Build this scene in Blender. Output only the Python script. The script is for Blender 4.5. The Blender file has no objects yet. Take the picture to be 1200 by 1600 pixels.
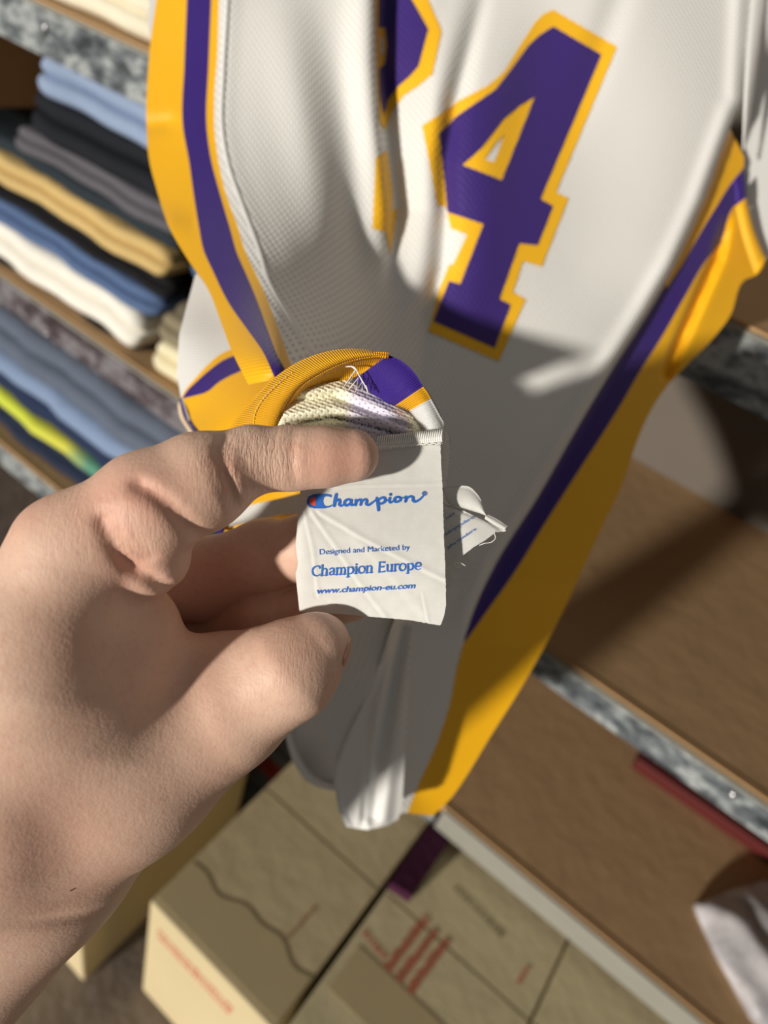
import bpy, math, random
import numpy as np
from mathutils import Vector, Matrix
from mathutils.geometry import delaunay_2d_cdt

random.seed(7)
rng = np.random.default_rng(7)
scene = bpy.context.scene
COL = scene.collection

# ------------------------------------------------------------------ camera
F = 1100.0                                   # focal length in pixels of the 1200x1600 frame
CAM = np.array([0.0, 0.0, 1.45])             # a phone held at chest height, tilted down and rolled
EX = np.array([2600.0, 1750.0, -1100.0]); EX /= np.linalg.norm(EX)            # world X (along the shelf) in camera axes
EZ = -np.array([-430.0, (F * F + 430 * 2600) / 1750.0, F]); EZ /= np.linalg.norm(EZ)   # world up in camera axes
EY = np.cross(EZ, EX)                        # world Y (into the shelf)
RW = np.stack([EX, EY, EZ])                  # camera axes (right, down, forward) -> world

cd = bpy.data.cameras.new('phone_camera')
cam = bpy.data.objects.new('phone_camera', cd)
COL.objects.link(cam)
right, down, fwd = RW[:, 0], RW[:, 1], RW[:, 2]
cam.matrix_world = Matrix(((right[0], -down[0], -fwd[0], CAM[0]),
                           (right[1], -down[1], -fwd[1], CAM[1]),
                           (right[2], -down[2], -fwd[2], CAM[2]), (0, 0, 0, 1)))
cd.sensor_fit = 'VERTICAL'
cd.sensor_height = 36.0
cd.sensor_width = 27.0
cd.lens = F / 1600.0 * 36.0
cd.clip_start = 0.01
cd.dof.use_dof = True
cd.dof.focus_distance = 0.228
cd.dof.aperture_fstop = 7.5
scene.camera = cam

# ------------------------------------------------------------------ light
world = bpy.data.worlds.new('daylight')
scene.world = world
world.use_nodes = True
bg = world.node_tree.nodes['Background']
bg.inputs[0].default_value = (1.0, 0.965, 0.90, 1)
bg.inputs[1].default_value = 0.14

SUN_CAM = np.array([0.665, -0.185, 0.725])      # the way the low sun travels, in camera axes
sun_dir = RW @ (SUN_CAM / np.linalg.norm(SUN_CAM))
sd = bpy.data.lights.new('low_sun', 'SUN')
sd.energy = 4.2
sd.angle = math.radians(3.0)
sd.color = (1.0, 0.95, 0.86)
sun = bpy.data.objects.new('low_sun', sd)
COL.objects.link(sun)
sun.rotation_euler = Vector(sun_dir).to_track_quat('-Z', 'Y').to_euler()
sun.location = (-0.5, -2.0, 2.4)

scene.view_settings.view_transform = 'Standard'
scene.view_settings.look = 'None'
scene.view_settings.exposure = 0.0
scene.view_settings.gamma = 1.0
scene.view_settings.use_curve_mapping = False


# ------------------------------------------------------------------ helpers
def W(u, v, z):
    """points seen at pixel (u, v) at distance z along the view axis -> world coordinates (n,3)"""
    u = np.atleast_1d(np.asarray(u, float)); v = np.atleast_1d(np.asarray(v, float)); z = np.atleast_1d(np.asarray(z, float))
    u, v, z = np.broadcast_arrays(u, v, z)
    c = np.stack([(u - 600) / F * z, (v - 800) / F * z, z], 1)
    return c @ RW.T + CAM


def at_y(u, v, y):
    r = RW @ np.array([u - 600, v - 800, F]); return r * (y / r[1]) + CAM


def at_z(u, v, z):
    r = RW @ np.array([u - 600, v - 800, F]); return r * ((z - CAM[2]) / r[2]) + CAM


def tag(o, label=None, cat=None, group=None, kind=None):
    if label: o['label'] = label
    if cat: o['category'] = cat
    if group: o['group'] = group
    if kind: o['kind'] = kind
    return o


def empty(name, loc):
    o = bpy.data.objects.new(name, None)
    o.empty_display_size = 0.05
    COL.objects.link(o)
    o.location = loc
    return o


def origin_of(o):
    p = np.zeros(3)
    while o is not None:
        p += np.array(o.location); o = o.parent
    return p


def mesh(name, verts, faces, mat, parent=None, loc=None, smooth=True, uv=None, normals=None):
    """link ONE mesh object from world coordinates"""
    verts = np.asarray(verts, float)
    if loc is None:
        loc = origin_of(parent) if parent is not None else np.array([verts[:, 0].mean(), verts[:, 1].mean(), verts[:, 2].min()])
    loc = np.asarray(loc, float)
    me = bpy.data.meshes.new(name)
    me.from_pydata((verts - loc).tolist(), [], [list(map(int, f)) for f in faces])
    if smooth:
        me.polygons.foreach_set('use_smooth', [True] * len(me.polygons))
    if uv is not None:
        uv = np.asarray(uv, float)
        lay = me.uv_layers.new(name='cloth')
        idx = np.empty(len(me.loops), dtype=np.int32); me.loops.foreach_get('vertex_index', idx)
        lay.data.foreach_set('uv', uv[idx].astype(np.float32).ravel())
    if normals is not None:
        me.normals_split_custom_set_from_vertices([tuple(n) for n in normals])
    if mat is not None: me.materials.append(mat)
    me.update()
    o = bpy.data.objects.new(name, me)
    COL.objects.link(o)
    if parent is not None:
        o.parent = parent
        o.location = loc - origin_of(parent)
    else:
        o.location = loc
    return o


def box_vf(x0, x1, y0, y1, z0, z1):
    v = [(x, y, z) for z in (z0, z1) for y in (y0, y1) for x in (x0, x1)]
    f = [(0, 2, 3, 1), (4, 5, 7, 6), (0, 1, 5, 4), (2, 6, 7, 3), (0, 4, 6, 2), (1, 3, 7, 5)]
    return v, f


def box(name, x0, x1, y0, y1, z0, z1, mat, parent=None, bevel=0.0):
    v, f = box_vf(x0, x1, y0, y1, z0, z1)
    o = mesh(name, v, f, mat, parent, smooth=False)
    if bevel:
        m = o.modifiers.new('bevel', 'BEVEL'); m.width = bevel; m.segments = 2; m.limit_method = 'ANGLE'
    return o


def smooth_curve(pts, n):
    """Catmull-Rom through the points, n samples, any dimension"""
    p = np.asarray(pts, float)
    d = np.r_[0, np.cumsum(np.linalg.norm(np.diff(p[:, :2], axis=0), axis=1) + 1e-9)]
    t = np.linspace(0, d[-1], n)
    m = np.gradient(p, d, axis=0)
    i = np.clip(np.searchsorted(d, t, side='right') - 1, 0, len(p) - 2)
    h = (d[i + 1] - d[i])[:, None]; s = ((t - d[i]) / h[:, 0])[:, None]
    return ((2 * s**3 - 3 * s**2 + 1) * p[i] + (s**3 - 2 * s**2 + s) * h * m[i]
            + (-2 * s**3 + 3 * s**2) * p[i + 1] + (s**3 - s**2) * h * m[i + 1])


def rbf(ctrl):
    """thin-plate surface z(u,v) through control points"""
    c = np.asarray(ctrl, float); xy = c[:, :2] / 1000.0; n = len(c)
    def k(r2): return 0.5 * r2 * np.log(r2 + 1e-12)
    r2 = ((xy[:, None] - xy[None]) ** 2).sum(-1)
    A = np.zeros((n + 3, n + 3)); A[:n, :n] = k(r2) + np.eye(n) * 2e-4
    P = np.c_[np.ones(n), xy]; A[:n, n:] = P; A[n:, :n] = P.T
    w = np.linalg.solve(A, np.r_[c[:, 2], 0, 0, 0])
    def fz(u, v):
        q = np.stack([np.asarray(u, float), np.asarray(v, float)], -1) / 1000.0
        r = ((q[..., None, :] - xy) ** 2).sum(-1)
        return k(r) @ w[:n] + w[n] + q @ w[n + 1:]
    return fz


def seg_dist(u, v, line):
    """(distance, signed side, position 0..1) to a polyline"""
    u = np.asarray(u, float); v = np.asarray(v, float)
    best = np.full(u.shape, 1e9); sgn = np.zeros(u.shape); pos = np.zeros(u.shape)
    n = len(line) - 1
    for i in range(n):
        (ax, ay), (bx, by) = line[i], line[i + 1]
        dx, dy = bx - ax, by - ay; L2 = dx * dx + dy * dy
        t = np.clip(((u - ax) * dx + (v - ay) * dy) / L2, 0, 1)
        ex_, ey_ = u - ax - t * dx, v - ay - t * dy
        d = np.hypot(ex_, ey_); s = np.sign(dx * ey_ - dy * ex_)
        m = d < best
        best = np.where(m, d, best); sgn = np.where(m, s, sgn); pos = np.where(m, (i + t) / n, pos)
    return best, best * sgn, pos


def inside(u, v, poly):
    u = np.asarray(u, float); v = np.asarray(v, float); r = np.zeros(u.shape, bool)
    n = len(poly); j = n - 1
    for i in range(n):
        xi, yi = poly[i]; xj, yj = poly[j]
        c = ((yi > v) != (yj > v)) & (u < (xj - xi) * (v - yi) / (yj - yi + 1e-12) + xi)
        r ^= c; j = i
    return r


def resample(poly, step):
    out = []
    n = len(poly)
    for i in range(n):
        a = np.array(poly[i], float); b = np.array(poly[(i + 1) % n], float)
        k = max(1, int(np.ceil(np.linalg.norm(b - a) / step)))
        for t in range(k): out.append(tuple(a + (b - a) * t / k))
    return out


def sheet(name, poly, zf, mat, parent, step=8.0, holes=(), lift=0.0, thick=0.0007, uvs=1.0, edge=None):
    """a piece of cloth: outline in (u,v), depth from zf, real thickness, own edges"""
    b = resample(poly, edge or step); pts = list(b); edges = [(i, (i + 1) % len(b)) for i in range(len(b))]
    for h in holes:
        hb = resample(h, edge or step); o0 = len(pts); pts += hb
        edges += [(o0 + i, o0 + (i + 1) % len(hb)) for i in range(len(hb))]
    pa = np.array(poly); lo, hi = pa.min(0), pa.max(0)
    gu, gv = np.meshgrid(np.arange(lo[0], hi[0] + step, step), np.arange(lo[1], hi[1] + step, step * 0.87))
    gu = gu + (np.arange(gu.shape[0]) % 2)[:, None] * step * 0.5
    gu, gv = gu.ravel(), gv.ravel()
    ok = inside(gu, gv, poly)
    for h in holes: ok &= ~inside(gu, gv, h)
    bd, _, _ = seg_dist(gu, gv, list(poly) + [poly[0]]); ok &= bd > step * 0.4
    for h in holes:
        bd, _, _ = seg_dist(gu, gv, list(h) + [h[0]]); ok &= bd > step * 0.4
    pts += list(zip(gu[ok], gv[ok]))
    vs, es, fs, *_ = delaunay_2d_cdt([Vector(p) for p in pts], edges, [], 0, 1e-5)
    vu = np.array([p[0] for p in vs]); vv = np.array([p[1] for p in vs])
    tri = np.array([f for f in fs if len(f) == 3])
    cu, cv = vu[tri].mean(1), vv[tri].mean(1)
    keep = inside(cu, cv, poly)
    for h in holes: keep &= ~inside(cu, cv, h)
    tri = tri[keep]
    used = np.unique(tri); remap = -np.ones(len(vu), int); remap[used] = np.arange(len(used))
    vu, vv, tri = vu[used], vv[used], remap[tri]
    z = zf(vu, vv); e = 1.5
    P = W(vu, vv, z)
    N = np.cross(W(vu, vv + e, zf(vu, vv + e)) - W(vu, vv - e, zf(vu, vv - e)), W(vu + e, vv, zf(vu + e, vv)) - W(vu - e, vv, zf(vu - e, vv)))
    N /= np.linalg.norm(N, axis=1)[:, None] + 1e-12
    flip = (N * (CAM - P)).sum(1) < 0; N[flip] *= -1
    P = P + N * lift
    Q = P - N * thick
    # orient triangles towards the front
    fn = np.cross(P[tri[:, 1]] - P[tri[:, 0]], P[tri[:, 2]] - P[tri[:, 0]])
    bad = (fn * N[tri[:, 0]]).sum(1) < 0
    tri[bad] = tri[bad][:, ::-1]
    n = len(P)
    ec = {}
    for a_, b_, c_ in tri:
        for e_ in ((a_, b_), (b_, c_), (c_, a_)): ec[e_] = 1
    rim = [e_ for e_ in ec if (e_[1], e_[0]) not in ec]
    faces = [tuple(t) for t in tri] + [tuple(t[::-1] + n) for t in tri] + [(b_, a_, a_ + n, b_ + n) for a_, b_ in rim]
    uvc = np.stack([(vu - 600) * z / F, (800 - vv) * z / F], 1) * uvs
    return mesh(name, np.r_[P, Q], faces, mat, parent, uv=np.r_[uvc, uvc], normals=np.r_[N, -N])


def loft(name, A, B, n, k, bulge, mat, parent, thick=0.0007, uvs=1.0, zwave=None, close=False):
    """a cloth band between two 3-column curves (u,v,z) bowed towards the camera by bulge metres"""
    a = smooth_curve(A, n); b = smooth_curve(B, n)
    s = np.linspace(0, 1, k)[None, :, None]
    g = a[:, None] * (1 - s) + b[:, None] * s
    bl = np.broadcast_to(np.asarray(bulge, float), (n,))[:, None] if np.ndim(bulge) else bulge
    g[:, :, 2] -= bl * np.sin(np.pi * s[:, :, 0]) ** 0.7
    if zwave is not None: g[:, :, 2] += zwave(np.linspace(0, 1, n)[:, None], s[:, :, 0])
    P = W(g[:, :, 0].ravel(), g[:, :, 1].ravel(), g[:, :, 2].ravel()).reshape(n, k, 3)
    du = np.gradient(P, axis=0); dv = np.gradient(P, axis=1)
    N = np.cross(du, dv); N /= np.linalg.norm(N, axis=2)[..., None] + 1e-12
    if ((CAM - P) * N).sum() < 0: N = -N
    Q = P - N * thick
    fs = []
    m = n * k
    for i in range(n - 1):
        for j in range(k - 1):
            q = (i * k + j, (i + 1) * k + j, (i + 1) * k + j + 1, i * k + j + 1)
            fs.append(q); fs.append(tuple(x + m for x in q[::-1]))
    for i in range(n - 1):
        for j in (0, k - 1): fs.append((i * k + j, (i + 1) * k + j, (i + 1) * k + j + m, i * k + j + m))
    for j in range(k - 1):
        for i in (0, n - 1): fs.append((i * k + j, i * k + j + 1, i * k + j + 1 + m, i * k + j + m))
    la = np.r_[0, np.cumsum(np.linalg.norm(np.diff(P[:, k // 2], axis=0), axis=1))]
    wb = np.linalg.norm(P[:, -1] - P[:, 0], axis=1)
    uvc = np.stack([np.broadcast_to(la[:, None], (n, k)), wb[:, None] * s[:, :, 0]], -1).reshape(-1, 2) * uvs
    o = mesh(name, np.r_[P.reshape(-1, 3), Q.reshape(-1, 3)], fs, mat, parent, uv=np.r_[uvc, uvc])
    return o


def tube_vf(pts, r, sides=6, base=0):
    p = np.asarray(pts, float); n = len(p)
    t = np.gradient(p, axis=0); t /= np.linalg.norm(t, axis=1)[:, None] + 1e-12
    ref = np.array([0.31, 0.77, 0.55]); a = np.cross(t, ref); a /= np.linalg.norm(a, axis=1)[:, None] + 1e-12
    b = np.cross(t, a); th = np.linspace(0, 2 * np.pi, sides, endpoint=False)
    rr = np.broadcast_to(np.asarray(r, float), (n,))[:, None, None]
    v = p[:, None] + rr * (a[:, None] * np.cos(th)[None, :, None] + b[:, None] * np.sin(th)[None, :, None])
    fs = [(base + i * sides + j, base + i * sides + (j + 1) % sides, base + (i + 1) * sides + (j + 1) % sides, base + (i + 1) * sides + j)
          for i in range(n - 1) for j in range(sides)]
    fs.append(tuple(base + j for j in range(sides))); fs.append(tuple(base + (n - 1) * sides + j for j in range(sides)))
    return v.reshape(-1, 3).tolist(), fs


def tubes(name, lines, r, mat, parent, sides=6):
    V, Fc = [], []
    for L in lines:
        v, f = tube_vf(L, r, sides, len(V)); V += v; Fc += f
    return mesh(name, V, Fc, mat, parent)


# ------------------------------------------------------------------ materials
def srgb(r, g, b):
    return tuple(((c / 255) / 12.92 if c / 255 <= 0.04045 else ((c / 255 + 0.055) / 1.055) ** 2.4) for c in (r, g, b)) + (1.0,)


class NT:
    def __init__(self, name):
        self.m = bpy.data.materials.new(name); self.m.use_nodes = True
        self.t = self.m.node_tree; self.b = self.t.nodes['Principled BSDF']

    def n(self, typ, **kw):
        x = self.t.nodes.new(typ)
        for k_, v_ in kw.items():
            if k_.startswith('i_'): x.inputs[k_[2:].replace('_', ' ')].default_value = v_
            else: setattr(x, k_, v_)
        return x

    def l(self, a, b): self.t.links.new(a, b)

    def math(self, op, a, b=None):
        x = self.n('ShaderNodeMath', operation=op)
        for i, s in enumerate((a, b)):
            if s is None: continue
            if isinstance(s, (int, float)): x.inputs[i].default_value = s
            else: self.l(s, x.inputs[i])
        return x.outputs[0]

    def mix(self, fac, a, b):
        x = self.n('ShaderNodeMix', data_type='RGBA')
        for s, i in ((fac, 0), (a, 6), (b, 7)):
            if isinstance(s, (int, float)): x.inputs[i].default_value = s
            elif isinstance(s, tuple): x.inputs[i].default_value = s
            else: self.l(s, x.inputs[i])
        return x.outputs[2]

    def bump(self, h, dist, strength=1.0):
        x = self.n('ShaderNodeBump'); x.inputs['Strength'].default_value = strength; x.inputs['Distance'].default_value = dist
        self.l(h, x.inputs['Height']); self.l(x.outputs[0], self.b.inputs['Normal']); return x

    def noise(self, scale, detail=3.0, coord='Object', rough=0.5, stretch=None):
        tc = self.n('ShaderNodeTexCoord'); x = self.n('ShaderNodeTexNoise')
        x.inputs['Scale'].default_value = scale; x.inputs['Detail'].default_value = detail; x.inputs['Roughness'].default_value = rough
        if stretch:
            mp = self.n('ShaderNodeMapping'); mp.inputs['Scale'].default_value = stretch
            self.l(tc.outputs[coord], mp.inputs[0]); self.l(mp.outputs[0], x.inputs[0])
        else: self.l(tc.outputs[coord], x.inputs[0])
        return x.outputs[0]

    def ramp(self, fac, stops):
        x = self.n('ShaderNodeValToRGB'); e = x.color_ramp.elements
        while len(e) < len(stops): e.new(0.5)
        for el, (p, c) in zip(e, stops): el.position = p; el.color = c
        self.l(fac, x.inputs[0]); return x.outputs[0]


def mat_plain(name, col, rough=0.7, var=0.12, scale=30.0, bump=0.0, bscale=None, spec=0.3, sheen=0.0):
    k = NT(name)
    c = srgb(*col) if max(col) > 1.0 else tuple(col) + (1.0,)
    dk = tuple(x * (1 - var) for x in c[:3]) + (1,); lt = tuple(min(1, x * (1 + var)) for x in c[:3]) + (1,)
    k.l(k.mix(k.noise(scale, 4.0), dk, lt), k.b.inputs['Base Color'])
    k.b.inputs['Roughness'].default_value = rough
    k.b.inputs['Specular IOR Level'].default_value = spec
    if sheen: k.b.inputs['Sheen Weight'].default_value = sheen
    if bump: k.bump(k.noise(bscale or scale * 6, 3.0), bump)
    return k.m


def mat_mesh_knit(name, col, hole, pitch=0.0036, depth=0.0004, rough=0.55, amount=0.35, sheen=0.15, trans=0.0):
    """honeycomb mesh sports knit on the cloth's own coordinates"""
    k = NT(name)
    uv = k.n('ShaderNodeUVMap'); uv.uv_map = 'cloth'
    sp = k.n('ShaderNodeSeparateXYZ'); k.l(uv.outputs[0], sp.inputs[0])
    w = math.pi / pitch
    a = k.math('MULTIPLY', k.math('ADD', sp.outputs[0], k.math('MULTIPLY', sp.outputs[1], 0.62)), w)
    b = k.math('MULTIPLY', k.math('SUBTRACT', sp.outputs[0], k.math('MULTIPLY', sp.outputs[1], 0.62)), w)
    s = k.math('MULTIPLY', k.math('SINE', a), k.math('SINE', b))
    h = k.math('MULTIPLY', s, s)
    fine = k.n('ShaderNodeTexNoise'); fine.inputs['Scale'].default_value = 900.0; k.l(uv.outputs[0], fine.inputs[0])
    dots = k.ramp(h, [(0.25, (0, 0, 0, 1)), (0.85, (1, 1, 1, 1))])
    c = k.mix(k.math('MULTIPLY', dots, amount), srgb(*col), srgb(*hole))
    k.l(c, k.b.inputs['Base Color'])
    k.b.inputs['Roughness'].default_value = rough
    k.b.inputs['Specular IOR Level'].default_value = 0.35
    k.b.inputs['Sheen Weight'].default_value = sheen
    hh = k.math('ADD', k.math('MULTIPLY', h, -1.0), k.math('MULTIPLY', fine.outputs[0], 0.5))
    k.bump(hh, depth)
    if trans:
        k.b.inputs['Transmission Weight'].default_value = 0
    return k.m


def mat_rib(name, col, pitch=0.0011, depth=0.0003, rough=0.45, across=1, var=0.08):
    """satin tricot: fine ribs along the cloth"""
    k = NT(name)
    uv = k.n('ShaderNodeUVMap'); uv.uv_map = 'cloth'
    sp = k.n('ShaderNodeSeparateXYZ'); k.l(uv.outputs[0], sp.inputs[0])
    s = k.math('SINE', k.math('MULTIPLY', sp.outputs[across], 2 * math.pi / pitch))
    nz = k.n('ShaderNodeTexNoise'); nz.inputs['Scale'].default_value = 1500.0; k.l(uv.outputs[0], nz.inputs[0])
    c = srgb(*col); dk = tuple(x * (1 - var) for x in c[:3]) + (1,)
    k.l(k.mix(nz.outputs[0], dk, c), k.b.inputs['Base Color'])
    k.b.inputs['Roughness'].default_value = rough
    k.b.inputs['Specular IOR Level'].default_value = 0.4
    k.b.inputs['Sheen Weight'].default_value = 0.1
    k.bump(k.math('ADD', s, k.math('MULTIPLY', nz.outputs[0], 1.2)), depth)
    return k.m


M = {}
M['white_knit'] = mat_mesh_knit('white_knit', (234, 232, 228), (158, 154, 148), amount=0.7)
M['purple_knit'] = mat_mesh_knit('purple_knit', (56, 31, 116), (38, 20, 84), amount=0.4)
M['gold_knit'] = mat_mesh_knit('gold_knit', (246, 186, 22), (214, 150, 8), amount=0.25)
M['gold'] = mat_rib('gold_tricot', (248, 184, 8), pitch=0.0016, depth=0.00008)
M['purple'] = mat_mesh_knit('purple_tricot', (50, 22, 116), (36, 16, 84), pitch=0.003, amount=0.3, depth=0.0001)
M['white'] = mat_rib('white_tricot', (228, 227, 224), pitch=0.0016, depth=0.00006, var=0.04)
M['gold_hem'] = mat_rib('gold_hem_satin', (244, 176, 10), pitch=0.0008, depth=0.00016, across=0)
M['purple_hem'] = mat_rib('purple_hem_satin', (58, 28, 140), pitch=0.0008, depth=0.00016, across=0)
M['white_hem'] = mat_rib('white_hem_satin', (230, 230, 228), pitch=0.0008, depth=0.00012, across=0, var=0.04)
M['lining'] = None
M['thread'] = mat_plain('white_thread', (236, 234, 228), 0.6, 0.06, 400)
M['label'] = None
M['ink_blue'] = mat_plain('blue_ink', (46, 104, 190), 0.6, 0.10, 900, spec=0.2)
M['ink_pale'] = mat_plain('pale_blue_ink', (104, 148, 208), 0.6, 0.15, 900, spec=0.2)
M['ink_red'] = mat_plain('red_ink', (224, 84, 70), 0.6, 0.10, 900, spec=0.2)
M['carton'] = None


def make_label_mat():
    k = NT('woven_label')
    uv = k.n('ShaderNodeUVMap'); uv.uv_map = 'cloth'
    sp = k.n('ShaderNodeSeparateXYZ'); k.l(uv.outputs[0], sp.inputs[0])
    w = 2 * math.pi / 0.00042
    a = k.math('MULTIPLY', k.math('ADD', sp.outputs[0], sp.outputs[1]), w)
    s = k.math('SINE', a); t = k.math('SINE', k.math('MULTIPLY', sp.outputs[1], w * 1.3))
    nz = k.n('ShaderNodeTexNoise'); nz.inputs['Scale'].default_value = 260.0; k.l(uv.outputs[0], nz.inputs[0])
    k.l(k.mix(nz.outputs[0], srgb(216, 214, 208), srgb(232, 231, 227)), k.b.inputs['Base Color'])
    k.b.inputs['Roughness'].default_value = 0.6
    k.b.inputs['Specular IOR Level'].default_value = 0.3
    k.bump(k.math('ADD', k.math('ADD', s, t), k.math('MULTIPLY', nz.outputs[0], 2.0)), 0.00003)
    return k.m
M['label'] = make_label_mat()


def make_lining_mat():
    k = NT('mesh_lining')
    uv = k.n('ShaderNodeUVMap'); uv.uv_map = 'cloth'
    sp = k.n('ShaderNodeSeparateXYZ'); k.l(uv.outputs[0], sp.inputs[0])
    w = math.pi / 0.0021
    a = k.math('MULTIPLY', k.math('ADD', sp.outputs[0], k.math('MULTIPLY', sp.outputs[1], 0.7)), w)
    b = k.math('MULTIPLY', k.math('SUBTRACT', sp.outputs[0], k.math('MULTIPLY', sp.outputs[1], 0.7)), w)
    s = k.math('MULTIPLY', k.math('SINE', a), k.math('SINE', b)); h = k.math('MULTIPLY', s, s)
    dots = k.ramp(h, [(0.84, (0, 0, 0, 1)), (0.94, (1, 1, 1, 1))])
    # the dyed face of the cloth shows through the open mesh: gold on one side of the seam, purple on the other
    side = k.ramp(k.math('ADD', k.math('MULTIPLY', sp.outputs[0], 25.0), 0.75),
                  [(0.40, (0, 0, 0, 1)), (0.50, (1, 1, 1, 1)), (0.93, (1, 1, 1, 1)), (0.98, (0, 0, 0, 1))])
    basec = k.mix(side, srgb(244, 240, 212), srgb(222, 216, 232))
    dotc = k.mix(side, srgb(130, 104, 20), srgb(42, 26, 84))
    k.l(k.mix(dots, basec, dotc), k.b.inputs['Base Color'])
    k.b.inputs['Roughness'].default_value = 0.6
    st = k.math('SINE', k.math('MULTIPLY', k.math('ADD', sp.outputs[1], k.math('MULTIPLY', sp.outputs[0], 0.4)), 2 * math.pi / 0.0014))
    k.bump(k.math('ADD', k.math('MULTIPLY', h, -2.0), st), 0.00009)
    return k.m
M['lining'] = make_lining_mat()


def make_skin():
    k = NT('skin')
    n1 = k.noise(38.0, 4.0); n2 = k.noise(420.0, 3.0); n3 = k.noise(1400.0, 2.0)
    at = k.n('ShaderNodeAttribute'); at.attribute_name = 'flush'
    base = k.mix(k.ramp(n1, [(0.35, (0, 0, 0, 1)), (0.68, (1, 1, 1, 1))]), srgb(214, 174, 152), srgb(226, 190, 168))
    base = k.mix(k.math('MULTIPLY', at.outputs['Fac'], 0.75), base, srgb(204, 134, 116))
    base = k.mix(k.math('MULTIPLY', k.ramp(n2, [(0.50, (0, 0, 0, 1)), (0.75, (1, 1, 1, 1))]), 0.22), base, srgb(190, 128, 108))
    k.l(base, k.b.inputs['Base Color'])
    k.b.inputs['Roughness'].default_value = 0.52
    k.b.inputs['Specular IOR Level'].default_value = 0.4
    k.b.inputs['Subsurface Weight'].default_value = 0.12
    k.b.inputs['Subsurface Radius'].default_value = (1.0, 0.35, 0.2)
    k.b.inputs['Subsurface Scale'].default_value = 0.004
    vo = k.n('ShaderNodeTexVoronoi'); vo.inputs['Scale'].default_value = 900.0
    tc = k.n('ShaderNodeTexCoord'); k.l(tc.outputs['Object'], vo.inputs['Vector'])
    h = k.math('ADD', k.math('MULTIPLY', n2, 0.8), k.math('ADD', k.math('MULTIPLY', vo.outputs['Distance'], 0.55), k.math('MULTIPLY', n3, 0.25)))
    hc = k.n('ShaderNodeAttribute'); hc.attribute_name = 'hand_co'
    mp = k.n('ShaderNodeMapping'); mp.inputs['Scale'].default_value = (1500.0, 260.0, 260.0); mp.inputs['Rotation'].default_value = (0, 0, 0.12)
    k.l(hc.outputs['Vector'], mp.inputs[0])
    wr = k.n('ShaderNodeTexNoise'); wr.inputs['Scale'].default_value = 1.0; wr.inputs['Detail'].default_value = 2.0; wr.inputs['Distortion'].default_value = 0.6
    k.l(mp.outputs[0], wr.inputs[0])
    wa = k.n('ShaderNodeAttribute'); wa.attribute_name = 'wrinkle'
    wv = k.math('MULTIPLY', k.ramp(wr.outputs[0], [(0.36, (0, 0, 0, 1)), (0.56, (1, 1, 1, 1))]), k.math('ADD', k.math('MULTIPLY', wa.outputs['Fac'], 2.2), 0.10))
    k.bump(k.math('ADD', h, wv), 0.00009)
    return k.m
M['skin'] = make_skin()
M['nail'] = mat_plain('nail', (196, 148, 132), 0.35, 0.06, 200, spec=0.5)


def make_marble(name, lo, mid, hi, scale=26.0):
    k = NT(name)
    a = k.noise(scale, 6.0, rough=0.62, stretch=(0.7, 1.0, 1.3))
    c = k.ramp(a, [(0.34, srgb(*lo)), (0.48, srgb(*mid)), (0.60, srgb(*hi)), (0.72, srgb(*mid))])
    k.l(c, k.b.inputs['Base Color'])
    k.b.inputs['Roughness'].default_value = 0.45
    return k.m
M['marble'] = make_marble('marbled_edging', (42, 47, 52), (96, 102, 106), (164, 168, 168), 42)
M['marble_dark'] = make_marble('dark_marbled_edging', (46, 36, 40), (74, 64, 68), (124, 120, 126), 30)
M['marble_pale'] = mat_plain('pale_edging', (138, 136, 127), 0.5, 0.08, 60)


def make_carton(name, col):
    k = NT(name)
    n1 = k.noise(9.0, 4.0); fib = k.noise(140.0, 3.0, stretch=(0.15, 1.0, 1.0))
    c = srgb(*col); dk = tuple(x * 0.86 for x in c[:3]) + (1,); lt = tuple(x * 1.06 for x in c[:3]) + (1,)
    k.l(k.mix(0.25, k.mix(n1, dk, lt), k.mix(fib, dk, lt)), k.b.inputs['Base Color'])
    k.b.inputs['Roughness'].default_value = 0.75; k.b.inputs['Specular IOR Level'].default_value = 0.2
    k.bump(k.noise(30.0, 3.0), 0.0012)
    return k.m
M['carton'] = make_carton('corrugated_board', (206, 189, 150))
M['carton_b'] = make_carton('corrugated_board_pale', (214, 200, 160))
M['board'] = make_carton('brown_board', (188, 155, 116))
M['board_edge'] = mat_plain('raw_board_edge', (176, 140, 98), 0.7, 0.15, 200)
M['tape'] = mat_plain('packing_tape', (194, 176, 136), 0.3, 0.06, 20, spec=0.5)
M['stamp_red'] = mat_plain('red_stamp_ink', (200, 112, 88), 0.8, 0.25, 300)
M['stamp_grey'] = mat_plain('grey_stamp_ink', (142, 130, 104), 0.8, 0.15, 300)
M['steel'] = mat_plain('bright_steel', (200, 200, 205), 0.25, 0.03, 60, spec=0.8)
M['steel'].node_tree.nodes['Principled BSDF'].inputs['Metallic'].default_value = 0.9

# ------------------------------------------------------------------ the setting: floor, wall, shelving
ZF = 0.0
floor = mesh('floor', [(-3, -1.2, 0), (2, -1.2, 0), (2, 1.5, 0), (-3, 1.5, 0)], [(0, 1, 2, 3)],
             mat_plain('worn_floor', (128, 116, 106), 0.85, 0.45, 16, bump=0.002, bscale=60), smooth=False)
tag(floor, 'worn grey brown floor below the shelving', kind='structure')
wall = mesh('wall_back', [(-3, 1.34, 0), (2, 1.34, 0), (2, 1.34, 2.6), (-3, 1.34, 2.6)], [(0, 1, 2, 3)],
            mat_plain('grey_plaster', (150, 140, 130), 0.9, 0.08, 10), smooth=False)
tag(wall, 'grey plaster wall behind the shelving', kind='structure')

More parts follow.
